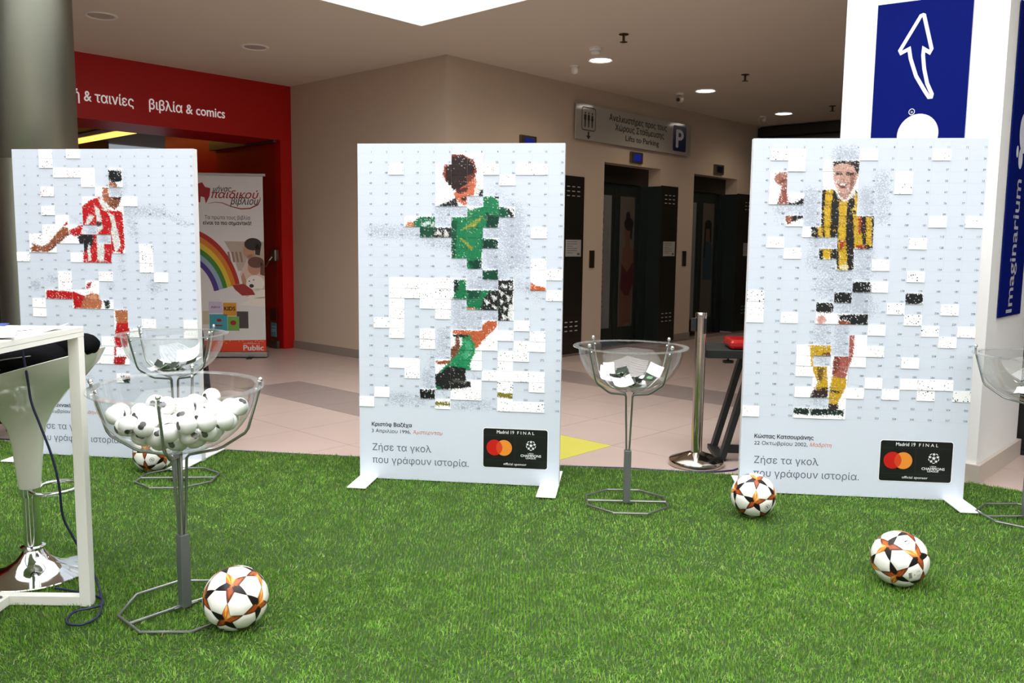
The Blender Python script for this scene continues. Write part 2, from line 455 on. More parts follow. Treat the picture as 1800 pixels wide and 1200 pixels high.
# dark display wall past the pillar
pan = thing('exhibition_wall', 'black exhibition wall standing behind the white pillar', 'partition', wuv(6.46, 1.1), TH)
build('board', MB().box(0, .05, -2.6, .26, .03, 2.4), mat('display_black', (14, 14, 15), .6), pan, bevel=.005)
build('plinth', MB().box(-.02, .09, -2.6, .26, 0.0, .03), mat('display_black', (14, 14, 15), .6), pan)

# steel-clad round column
cm = mat('column_steel', (150, 152, 138), 0.42, 1.0)
mb = MB(); r = .27; mb.lathe([(r, 0), (r, 1.9), (r - .003, 1.904), (r, 1.908), (r, CEIL)], 64)
column = struct('column', mb, cm, loc=(-3.37, 6.12, 0), smooth=True)
struct('column_seam', MB().box(-.004, .004, -.276, -.262, 0, CEIL), mat('seam', (60, 58, 52), .4, .8), column, rotz=math.radians(-52))

# ---------------------------------------------------------------- lifts and wall fittings
M_DARKST = mat('dark_lift_steel', (74, 68, 60), 0.35, 0.85)
M_DOOR = mat('lift_door_steel', (66, 74, 70), 0.38, 0.8)
M_PAPER = mat('notice_paper', (168, 164, 156), 0.7)
def lift(u0, u1, label, left):
    t = thing('lift', label, 'lift', wuv(u0, WL), TH)
    wd = u1 - u0
    build('header', MB().box(0, wd, .20, .29, 2.19, DH), M_DARKST, t)
    build('jamb', MB().box(wd - .17, wd, .20, .29, 0, 2.19), M_DOOR, t)
    build('jamb', MB().box(0, .05, .20, .29, 0, 2.19), M_DOOR, t)
    dm = (wd - .22) / 2
    for k in (0, 1):
        d = build('door', MB().box(.05 + k * dm + .006, .05 + (k + 1) * dm - .006, .235, .27, 0.01, 2.19), M_DOOR, t, bevel=.004)
    build('sill', MB().box(.05, wd - .05, .20, .34, 0, .008), M_STEEL, t)
    pf = front(.2345)
    x0 = .05 + dm + .10
    pw = dm - .2
    build('poster', MB().box(x0, x0 + pw, .2305, .2345, .25, 2.03), mat('poster_ground', (84, 78, 68), .6), t)
    pf = front(.2295)
    if left:
        sk = mat('poster_skin', (92, 60, 46), .6); hr = mat('poster_hair', (16, 13, 12), .6); rd = mat('poster_red', (64, 12, 14), .6)
        c = x0 + pw * .55
        mb = MB(); poly(mb, [(c - .11, 1.33), (c - .05, 1.36), (c - .04, 1.45), (c + .05, 1.45), (c + .06, 1.36), (c + .15, 1.30), (c + .15, .95), (c + .1, .30), (c - .02, .30), (c - .04, .26), (c - .15, .26), (c - .17, .8), (c - .13, 1.0)], pf)
        disc(mb, c - .01, 1.54, .075, .12, pf); build('poster_figure', mb, sk, t)
        pf = front(.2285)
        mb = MB(); disc(mb, c + .02, 1.66, .105, .09, pf); disc(mb, c + .0, 1.77, .05, .06, pf); poly(mb, [(c + .06, 1.6), (c + .11, 1.64), (c + .10, 1.45), (c + .05, 1.47)], pf); build('poster_hair', mb, hr, t)
        mb = MB(); poly(mb, [(c - .15, .78), (c - .13, 1.12), (c + .0, 1.0), (c + .14, 1.14), (c + .15, .85), (c + .06, .68), (c - .04, .68)], pf); build('poster_dress', mb, rd, t)
    else:
        c = x0 + pw * .5
        mb = MB(); poly(mb, [(c - .12, .85), (c + .14, .85), (c + .15, 1.35), (c + .05, 1.45), (c - .06, 1.45), (c - .13, 1.3)], pf); build('poster_dress', mb, mat('poster_blue', (40, 58, 66), .6), t)
        pf = front(.2285)
        mb = MB(); disc(mb, c, 1.58, .08, .13, pf); build('poster_figure', mb, mat('poster_skin', (92, 60, 46), .6), t)
        pf = front(.2278)
        mb = MB(); disc(mb, c, 1.71, .10, .07, pf); poly(mb, [(c + .04, 1.70), (c + .10, 1.70), (c + .11, 1.42), (c + .06, 1.45)], pf); poly(mb, [(c - .10, 1.70), (c - .06, 1.70), (c - .07, 1.2), (c - .12, 1.2)], pf); build('poster_hair', mb, mat('poster_hair', (16, 13, 12), .6), t)
    build('poster', MB().box(.06, .05 + dm - .10, .2305, .2345, .25, 2.03), mat('poster_pale', (120, 120, 120), .6), t)
    mb = MB(); pr = lambda a, b, d: Vector((.05 + dm - .27 - b, .2295, .50 + a))
    lay_text(mb, "women'secret", 0, 0, 1.32, .085, pr, 0.0)
    build('poster_lettering', mb, M_BLACKP, t)
    mb = MB(); lay_text(mb, 'NUEVA COLECCION', 0, 0, .8, .018, lambda a, b, d: Vector((.05 + dm - .16 - b, .2295, .8 + a)), 0.0)
    build('poster_small_print', mb, mat('poster_print_grey', (90, 90, 90), .6), t)
    return t
lift(D1[0], D1[1], 'nearer lift with dark steel doors and a poster of a woman in red', True)
lift(D2[0], D2[1], 'farther lift with dark steel doors left of the right display board', False)

def clad(u0, u1, label, slots=True, wrap=False):
    t = thing('steel_wall_panel', label, 'panel', wuv(u0, WL), TH)
    wd = u1 - u0
    mb = MB(); mb.box(0, wd, -.025, -.001, .02, 2.20)
    build('plate', mb, M_DARKST, t, bevel=.003)
    if wrap: build('return_plate', MB().box(-.012, -.002, -.025, .2, .02, 2.19), M_DOOR, t)
    gl = mat('slot_glint', (205, 200, 190), .3, .2)
    for z0 in (1.955, .30):
        for i in range(3):
            for j in range(3):
                xx = wd - .34 + i * .10; zz = z0 + j * .055
                build('vent_slot', MB().box(xx, xx + .05, -.029, -.0255, zz, zz + .012), gl, t)
    # notice
    build('notice', MB().box(wd - .35, wd - .05, -.0285, -.0255, 1.225, 1.43), M_PAPER, t)
    mb = MB(); pf = front(-.0292)
    for k in range(6): ribbon(mb, [(wd - .33, 1.405 - k * .027), (wd - .33 + (.12 if k in (2, 5) else .2), 1.405 - k * .027)], .006, pf)
    disc(mb, wd - .10, 1.255, .03, .015, pf)
    build('notice_print', mb, mat('print_grey', (95, 92, 88), .7), t)
    return t
clad(7.86, 8.457, 'dark steel panel with a notice beside the centre display board')
clad(10.20, 10.616, 'dark steel panel with a notice between the two lifts', wrap=True)
clad(12.37, 12.95, 'dark steel panel with a notice right of the farther lift', wrap=True)
for u, lb in ((8.66, 'narrow steel call button plate left of the nearer lift'), (10.86, 'narrow steel call button plate left of the farther lift')):
    t = thing('call_button', lb, 'button', wuv(u, WL, 1.19), TH)
    build('plate', MB().box(-.05, .05, -.014, -.001, -.11, .11), mat('button_plate', (88, 74, 58), .3, .8), t, bevel=.003)
    build('button', MB().lathe([(0.0001, -.02), (.014, -.02), (.016, -.014)], 16, Matrix.Rotation(math.radians(-90), 4, 'X') @ Matrix.Scale(-1, 4, (0, 0, 1))), M_STEEL, t)
for u, lb, on in ((7.41, 'floor indicator with blue display above the centre board', 1), (9.57, 'floor indicator with blue display above the nearer lift', 1), (11.75, 'floor indicator with dark display above the farther lift', 0)):
    t = thing('floor_indicator', lb, 'display', wuv(u, WL, 2.525), TH)
    build('case', MB().box(-.135, .135, -.03, -.001, -.072, .072), mat('indicator_case', (110, 98, 80), .35, .7), t, bevel=.004)
    build('screen', MB().box(-.075, .085, -.034, -.0305, -.045, .045), mat('screen_blue' if on else 'screen_dark', (10, 12, 30), .2, emit=(40, 50, 170) if on else (8, 8, 10), estr=0.35 if on else 0), t)

# hanging direction sign on the lift wall
sg = thing('lift_sign', 'grey glass sign directing to the lifts to parking above the lifts', 'sign', wuv(8.23, WL), TH)
pane = build('panel', MB().box(0, 2.63, -.05, -.035, 2.645, 3.075), mat('sign_glass', (176, 170, 158), .1, spec=.5), sg)
for x, z in ((.06, 2.70), (.06, 3.02), (2.57, 2.70), (2.57, 3.02)): build('standoff', MB().tube([(x, -.036, z), (x, -.001, z)], .012, 10), M_STEEL, sg)
pf = front(-.0512); mb = MB()
lay_text(mb, 'Ανελκυστήρες προς τους', .67, 2.935, 1.33, .075, pf, .02)
lay_text(mb, 'Χώρους Στάθμευσης', .80, 2.825, 1.13, .075, pf, .02)
lay_text(mb, 'Lifts to Parking', 1.03, 2.715, .78, .068, pf, .016)
build('lettering', mb, M_BLACKP, sg)
mb = MB()
rr = []
x0, x1, z0, z1, rad = .115, .385, 2.765, 3.035, .03
for cx, cz, a in ((x1 - rad, z1 - rad, 0), (x0 + rad, z1 - rad, 90), (x0 + rad, z0 + rad, 180), (x1 - rad, z0 + rad, 270)):
    for q in (0, 45, 90): rr.append((cx + rad * math.cos(math.radians(a + q)), cz + rad * math.sin(math.radians(a + q))))
ribbon(mb, rr, .011, pf, closed=True)
for k, cx in enumerate((.18, .25, .32)):
    disc(mb, cx, 2.968, .012, .013, pf, 12)
    w2 = .022 if k < 2 else .014
    poly(mb, [(cx - w2, 2.95), (cx + w2, 2.95), (cx + .024 if k < 2 else cx + .026, 2.885), (cx + .014, 2.885), (cx + .016, 2.80), (cx + .004, 2.80), (cx, 2.87), (cx - .004, 2.80), (cx - .016, 2.80), (cx - .014, 2.885), (cx - (.024 if k < 2 else .026), 2.885)], pf)
poly(mb, [(.235, 2.75), (.265, 2.75), (.265, 2.70), (.295, 2.70), (.25, 2.655), (.205, 2.70), (.235, 2.70)], pf)
build('people_pictogram', mb, M_BLACKP, sg)
mb = MB(); x0, x1, z0, z1, rad = 2.16, 2.50, 2.69, 3.04, .03; rr = []
for cx, cz, a in ((x1 - rad, z1 - rad, 0), (x0 + rad, z1 - rad, 90), (x0 + rad, z0 + rad, 180), (x1 - rad, z0 + rad, 270)):
    for q in (0, 45, 90): rr.append((cx + rad * math.cos(math.radians(a + q)), cz + rad * math.sin(math.radians(a + q))))
poly(mb, rr, pf); build('parking_square', mb, mat('parking_blue', (16, 30, 86), .3), sg)
mb = MB(); lay_text(mb, 'P', 2.235, 2.745, .20, .24, front(-.0524), .03); build('parking_letter', mb, M_GREYW, sg)

# ceiling fittings
def wpos(u, v, z=CEIL): return wuv(u, -v, z)
def downlight(u, v, lit, label):
    t = thing('downlight', label, 'light', wpos(u, v), TH, None)
    build('trim_ring', MB().lathe([(.105, -.001), (.125, -.012), (.135, -.004), (.135, 0)], 32), M_WHITE, t, smooth=True)
    build('diffuser', MB().lathe([(.0005, -.010), (.105, -.006), (.105, 0)], 32), mat('diffuser_lit', (255, 250, 240), .5, emit=(255, 244, 226), estr=9.0) if lit else mat('diffuser_off', (190, 184, 174), .4), t)
    if lit:
        d = bpy.data.lights.new('downlight_lamp', 'SPOT'); d.energy = 26; d.color = (1, .86, .68); d.spot_size = math.radians(150); d.spot_blend = .8; d.shadow_soft_size = .09
        o = bpy.data.objects.new('downlight_lamp', d); COL.objects.link(o); o.parent = t; o.location = (0, 0, -.03)
downlight(7.36, -5.58, True, 'lit round ceiling downlight nearest the atrium, below a smoke detector')
downlight(9.60, -5.64, True, 'lit round ceiling downlight, middle one of the lift lobby row')
downlight(11.90, -5.70, True, 'lit round ceiling downlight, farthest of the lift lobby row')
downlight(3.19, -7.83, False, 'unlit round ceiling downlight nearest the steel column')
downlight(4.69, -7.86, False, 'unlit round ceiling downlight in front of the red fascia')
def sprinkler(u, v, label):
    t = thing('sprinkler', label, 'sprinkler', wpos(u, v), TH)
    build('pipe', MB().lathe([(.03, -.001), (.03, -.006), (.012, -.008), (.012, -.07)], 14), mat('sprinkler_brass', (90, 76, 62), .4, .8), t, smooth=True)
    build('deflector', MB().lathe([(.002, -.075), (.035, -.073), (.035, -.07), (.002, -.068)], 14), mat('sprinkler_brass', (90, 76, 62), .4, .8), t)
    build('plate', MB().lathe([(.045, -.0005), (.045, -.006), (.002, -.007)], 18), mat('sprinkler_brass', (90, 76, 62), .4, .8), t)
sprinkler(6.62, -4.76, 'ceiling sprinkler nearest the atrium opening')
sprinkler(9.0, -4.79, 'ceiling sprinkler, middle one over the lift lobby')
sprinkler(11.69, -4.90, 'ceiling sprinkler close to the pillar top, farthest away')
t = thing('smoke_detector', 'round white smoke detector just above the nearest lit downlight', 'detector', wpos(6.89, -5.29), TH)
build('base', MB().lathe([(.06, 0), (.06, -.02), (.05, -.03)], 24), M_WHITE, t, smooth=True)
build('head', MB().lathe([(.046, -.03), (.046, -.05), (.03, -.062), (.001, -.064)], 24), M_WHITE, t, smooth=True)
t = thing('ceiling_sensor', 'small white cylindrical sensor on the ceiling above the centre board', 'detector', wpos(7.43, -5.98), TH)
build('base', MB().lathe([(.05, 0), (.05, -.012), (.03, -.014)], 20), M_WHITE, t)
build('head', MB().lathe([(.036, -.014), (.036, -.07), (.02, -.085), (.001, -.086)], 20), M_WHITE, t, smooth=True)
t = thing('security_camera', 'small pale security camera on the ceiling above the lift sign', 'camera', wpos(9.57, -5.99), TH)
build('mount', MB().lathe([(.05, 0), (.05, -.02), (.02, -.03), (.02, -.05)], 20), M_WHITE, t)
build('body', MB().sphere((0, 0, -.075), .052, 18, 12), mat('camera_body', (170, 160, 140), .4), t, smooth=True)
build('lens', MB().sphere((-.045, -.01, -.085), .022, 12, 8), M_BLACKP, t, smooth=True)
t = thing('ceiling_sensor', 'pale round sensor on the ceiling beside the farthest lit downlight', 'detector', wpos(11.97, -6.05), TH)
build('base', MB().lathe([(.05, 0), (.05, -.02), (.02, -.03)], 20), M_WHITE, t)
build('head', MB().sphere((0, 0, -.05), .04, 16, 10), mat('camera_body', (170, 160, 140), .4), t, smooth=True)
ART_L=[
 ((20,22,30),[(6.97,2.19),(7.96,2.28),(7.94,3.3),(7.4,3.66),(6.95,3.18)]),
 ((170,105,75),[(7.01,3.42),(7.4,3.6),(7.77,3.95),(7.0,4.04)]),
 ((175,100,75),[(6.52,4.03),(6.96,4.03),(6.99,5.87),(6.5,5.4)]),
 ((135,80,55),[(6.95,4.99),(7.89,4.98),(7.74,5.75),(7.35,6.38),(6.9,6.0)]),
 ((75,40,35),[(7.2,5.75),(7.61,5.81),(7.44,5.93),(7.19,5.9)]),
 ((60,35,28),[(7.29,5.09),(7.89,5.03),(7.79,5.29),(7.29,5.33)]),
 ((190,22,28),[(4.95,6.15),(5.54,5.4),(6.3,4.99),(6.94,6.42),(7.89,6.53),(8.0,10.09),(7.81,11.01),(7.07,10.72),(7.0,12.03),(4.94,12.07),(4.92,11.0),(5.04,9.16),(5.02,7.95)]),
 ((35,35,38),[(4.54,8.93),(5.84,9.03),(5.52,10.62),(5.05,10.87),(4.69,9.9)]),
 ((225,225,220),[(5.86,5.88),(6.27,6.36),(6.44,8.3),(5.97,9.05),(6.01,7.09)]),
 ((225,225,220),[(6.81,6.6),(7.26,6.96),(7.56,8.89),(7.7,10.22),(7.27,10.9),(7.02,8.89),(7.12,7.8)]),
 ((225,225,220),[(5.97,9.09),(6.51,9.08),(6.46,11.89),(5.96,11.78)]),
 ((225,225,220),[(5.51,6.85),(5.88,7.09),(5.4,7.97),(5.11,7.97)]),
 ((230,228,222),[(6.14,5.25),(6.5,5.18),(6.93,6.48),(6.64,6.5)]),
 ((225,225,220),[(5.41,9.77),(5.54,11.72),(5.32,11.88),(5.24,10.75)]),
 ((50,55,60),[(6.0,7.57),(6.45,7.69),(6.24,8.18),(5.99,8.0)]),
 ((190,25,28),[(3.96,8.59),(4.9,7.99),(5.04,7.98),(4.83,9.07),(4.36,9.2),(4.07,9.06)]),
 ((150,85,55),[(3.02,8.95),(3.54,8.21),(3.88,8.33),(3.97,8.93),(3.16,9.92),(2.72,10.61),(2.37,10.95),(1.09,10.97),(1.04,10.51),(1.28,10.32),(1.1,9.96),(1.88,10.34),(2.39,10.06)]),
 ((100,50,35),[(2.38,10.61),(3.17,9.8),(3.86,8.94),(3.95,9.06),(3.16,10.05),(2.46,10.89)]),
 ((190,30,30),[(3.54,8.09),(3.94,7.51),(3.93,7.86),(3.71,8.17)]),
 ((185,20,25),[(2.08,15.02),(4.06,15.19),(5.03,15.68),(4.79,17.02),(4.09,17.04),(4.04,16.02),(2.06,16.01)]),
 ((185,110,75),[(4.9,15.69),(5.42,15.28),(5.93,15.41),(6.18,16.27),(6.07,16.99),(4.53,17.03)]),
 ((215,150,110),[(5.33,15.55),(5.76,15.54),(5.83,16.04),(5.41,16.05)]),
 ((30,50,45),[(6.28,16.06),(6.72,16.05),(6.7,16.88),(6.41,16.98)]),
 ((170,25,30),[(5.03,14.63),(5.15,14.2),(5.51,14.04),(5.35,14.59),(5.16,14.96)]),
 ((180,110,70),[(7.06,17.07),(8.04,17.04),(8.02,18.48),(7.14,18.51)]),
 ((185,20,28),[(7.14,18.48),(8.04,18.45),(8.11,19.32),(7.86,21.06),(7.01,21.14),(6.94,20.11)]),
 ((185,20,28),[(6.91,21.12),(7.07,21.11),(7.05,22.06),(6.89,22.06)]),
 ((175,25,30),[(6.89,22.16),(7.77,22.13),(7.61,23.08),(6.83,23.11)]),
 ((30,50,48),[(7.25,24.23),(8.18,24.32),(7.96,25.07),(7.58,25.03)]),
]
ART_C=[
 ((140,60,45),[(6.02,1.03),(6.73,1.06),(7.41,1.65),(7.61,2.58),(7.49,3.17),(7.11,4.22),(5.91,4.12),(5.44,3.16),(5.53,2.1)]),
 ((42,26,26),[(6.06,1.23),(6.66,1.17),(7.29,1.65),(7.47,2.35),(7.37,3.05),(7.04,3.93),(6.59,4.46),(6.14,4.46),(5.83,3.98),(5.64,3.39),(5.64,2.34),(5.91,1.99)]),
 ((205,110,80),[(6.44,4.36),(7.04,3.81),(7.5,3.17),(7.58,3.64),(7.42,4.95),(7.0,5.04),(7.0,5.89),(6.7,5.89),(6.36,5.4),(6.14,4.81)]),
 ((120,55,42),[(6.92,3.17),(7.41,2.82),(7.41,3.29),(7.04,3.87)]),
 ((85,38,33),[(6.21,4.46),(7.08,4.05),(7.0,4.57),(6.51,4.83)]),
 ((70,35,30),[(6.59,5.16),(6.96,5.04),(6.93,5.49),(6.66,5.49)]),
 ((225,225,215),[(7.53,4.34),(7.75,3.9),(7.86,4.46),(7.49,5.07)]),
 ((225,225,215),[(6.27,5.16),(6.53,5.89),(6.29,6.03)]),
 ((32,42,42),[(5.0,6.04),(5.46,5.75),(6.29,5.16),(6.45,6.03)]),
 ((32,42,42),[(7.83,4.46),(7.99,4.32),(7.99,5.07),(7.72,5.07)]),
 ((22,122,76),[(7.96,5.0),(8.46,5.02),(9.0,5.4),(9.04,7.04),(8.97,8.0),(7.95,9.07),(8.95,9.13),(8.95,10.08),(7.96,10.09),(7.96,12.09),(6.96,12.11),(6.96,11.1),(6.03,11.11),(5.96,7.01),(6.97,7.0),(7.0,6.22),(7.98,6.02)]),
 ((10,58,44),[(8.17,6.57),(8.97,6.92),(8.97,8.0),(8.25,8.01)]),
 ((8,55,42),[(7.94,9.14),(8.95,9.13),(8.95,10.08),(7.98,10.09)]),
 ((10,62,46),[(6.96,11.31),(7.96,11.06),(7.96,12.09),(7.43,12.1)]),
 ((12,80,55),[(5.99,7.29),(6.37,7.41),(6.3,10.85),(6.01,10.97)]),
 ((150,155,55),[(6.59,8.29),(7.72,7.14),(8.06,6.81),(7.5,7.93)]),
 ((150,155,55),[(6.52,9.02),(6.71,9.08),(7.43,10.03),(7.24,10.18)]),
 ((225,230,225),[(7.0,6.05),(7.51,6.04),(7.34,6.36),(7.12,6.3)]),
 ((15,85,58),[(9.0,6.03),(9.44,6.07),(9.66,7.01),(9.01,7.04)]),
 ((40,45,45),[(9.47,6.1),(9.66,6.21),(9.96,6.94),(9.7,7.01)]),
 ((40,45,45),[(9.73,6.1),(9.96,6.33),(9.96,6.62)]),
 ((40,45,45),[(8.39,5.0),(8.95,5.02),(8.96,5.34),(8.76,5.16)]),
 ((200,130,80),[(2.98,8.07),(3.24,7.54),(3.6,7.52),(3.6,8.06)]),
 ((30,110,75),[(3.6,8.06),(3.6,7.54),(4.01,6.99),(4.99,6.99),(4.99,8.05)]),
 ((205,220,212),[(4.05,7.83),(4.47,7.42),(4.73,7.56),(4.39,7.99)]),
 ((205,220,212),[(4.62,8.03),(4.85,7.53),(4.96,7.53),(4.85,8.03)]),
 ((30,40,40),[(4.2,6.99),(4.89,6.99),(4.73,7.2)]),
 ((14,72,50),[(3.97,8.06),(4.99,8.05),(4.99,9.04),(3.97,9.05)]),
 ((38,42,40),[(4.99,8.05),(5.99,8.05),(5.99,9.03),(4.85,9.04)]),
 ((222,222,216),[(4.91,8.75),(5.17,8.27),(5.47,8.74)]),
 ((222,222,216),[(5.5,8.86),(5.65,8.12),(5.91,8.97)]),
 ((10,70,50),[(7.95,12.11),(8.98,12.09),(8.98,13.11),(7.95,13.13)]),
 ((22,115,74),[(6.3,13.08),(6.96,13.07),(6.96,14.08),(8.95,14.04),(8.2,14.95),(8.05,15.67),(7.75,16.08),(6.99,15.79),(6.96,15.04),(6.06,15.02),(6.3,14.04)]),
 ((20,40,36),[(6.21,13.08),(6.53,13.19),(6.44,14.03),(6.19,14.52),(6.15,13.8)]),
 ((12,70,50),[(6.98,14.14),(7.89,14.12),(7.82,14.84),(7.14,14.97)]),
 ((28,30,30),[(8.94,13.06),(9.93,13.04),(9.97,14.07),(9.75,17.08),(8.94,17.1),(8.94,16.08),(7.9,16.06),(8.05,14.95),(8.42,14.23),(8.95,14.04)]),
 ((225,228,225),[(9.24,13.32),(9.62,13.72),(9.32,13.91)]),
 ((225,228,225),[(9.02,13.98),(9.43,14.32),(9.17,14.63)]),
 ((225,228,225),[(8.53,14.46),(8.99,14.81),(8.72,15.11)]),
 ((225,228,225),[(8.08,14.89),(8.54,15.24),(8.27,15.6)]),
 ((225,228,225),[(9.47,14.44),(9.81,14.67),(9.63,15.21)]),
 ((225,228,225),[(8.61,15.42),(8.99,15.79),(8.73,15.95)]),
 ((225,228,225),[(9.25,16.23),(9.59,16.7),(9.33,17.01)]),
 ((225,228,225),[(9.62,13.37),(9.88,13.6),(9.77,14.02)]),
 ((225,228,225),[(9.7,15.39),(9.98,15.38),(9.9,16.99),(9.59,16.76)]),
 ((225,228,225),[(9.1,14.93),(9.4,15.16),(9.18,15.46)]),
 ((225,228,225),[(9.33,15.58),(9.59,15.75),(9.37,16.11)]),
 ((200,130,90),[(6.97,15.77),(7.59,15.85),(7.52,16.11),(6.97,16.11)]),
 ((200,95,50),[(10.94,13.02),(11.22,13.48),(11.98,13.7),(11.98,14.05),(10.95,14.07)]),
 ((192,96,56),[(6.08,18.05),(7.22,18.01),(7.9,18.07),(7.98,17.47),(8.28,17.08),(8.97,17.05),(8.88,17.7),(8.21,18.81),(7.6,19.91),(7.3,19.42),(7.22,18.52),(6.54,18.5),(6.15,18.39)]),
 ((28,138,88),[(6.54,18.5),(7.22,18.54),(7.58,19.53),(7.55,20.37),(7.27,21.11),(7.29,22.04),(6.01,22.04),(5.47,22.18),(5.07,22.56),(5.97,21.16),(6.54,20.05),(6.78,19.19)]),
 ((60,165,115),[(6.92,18.95),(7.22,19.06),(7.34,19.9),(7.0,20.88),(6.77,20.65),(7.0,19.79)]),
 ((120,75,50),[(6.31,18.58),(6.54,18.72),(6.63,19.68),(6.46,20.42),(5.95,21.19),(5.95,19.95),(6.31,19.45)]),
 ((20,50,40),[(6.08,18.49),(7.16,18.46),(7.16,18.72),(6.23,18.75)]),
 ((150,75,40),[(4.97,21.2),(5.95,21.04),(5.95,21.36),(5.16,21.56)]),
 ((28,28,28),[(4.97,22.57),(5.47,22.18),(5.93,21.59),(6.98,21.81),(6.98,23.09),(7.29,23.17),(7.32,23.62),(6.93,23.82),(5.47,24.07),(4.97,23.67)]),
 ((90,88,85),[(6.08,22.98),(6.93,23.09),(7.0,23.31),(6.24,23.24)]),
 ((30,110,80),[(5.01,23.7),(5.41,23.75),(5.33,24.08),(5.08,24.09)]),
 ((24,24,26),[(3.97,24.11),(4.98,24.06),(4.98,25.04),(3.97,25.09)]),
 ((130,120,40),[(8.97,24.1),(9.99,24.2),(9.99,24.72),(8.97,24.57)]),
 ((130,120,40),[(4.98,25.24),(5.97,25.25),(5.97,25.63),(4.98,25.63)]),
]
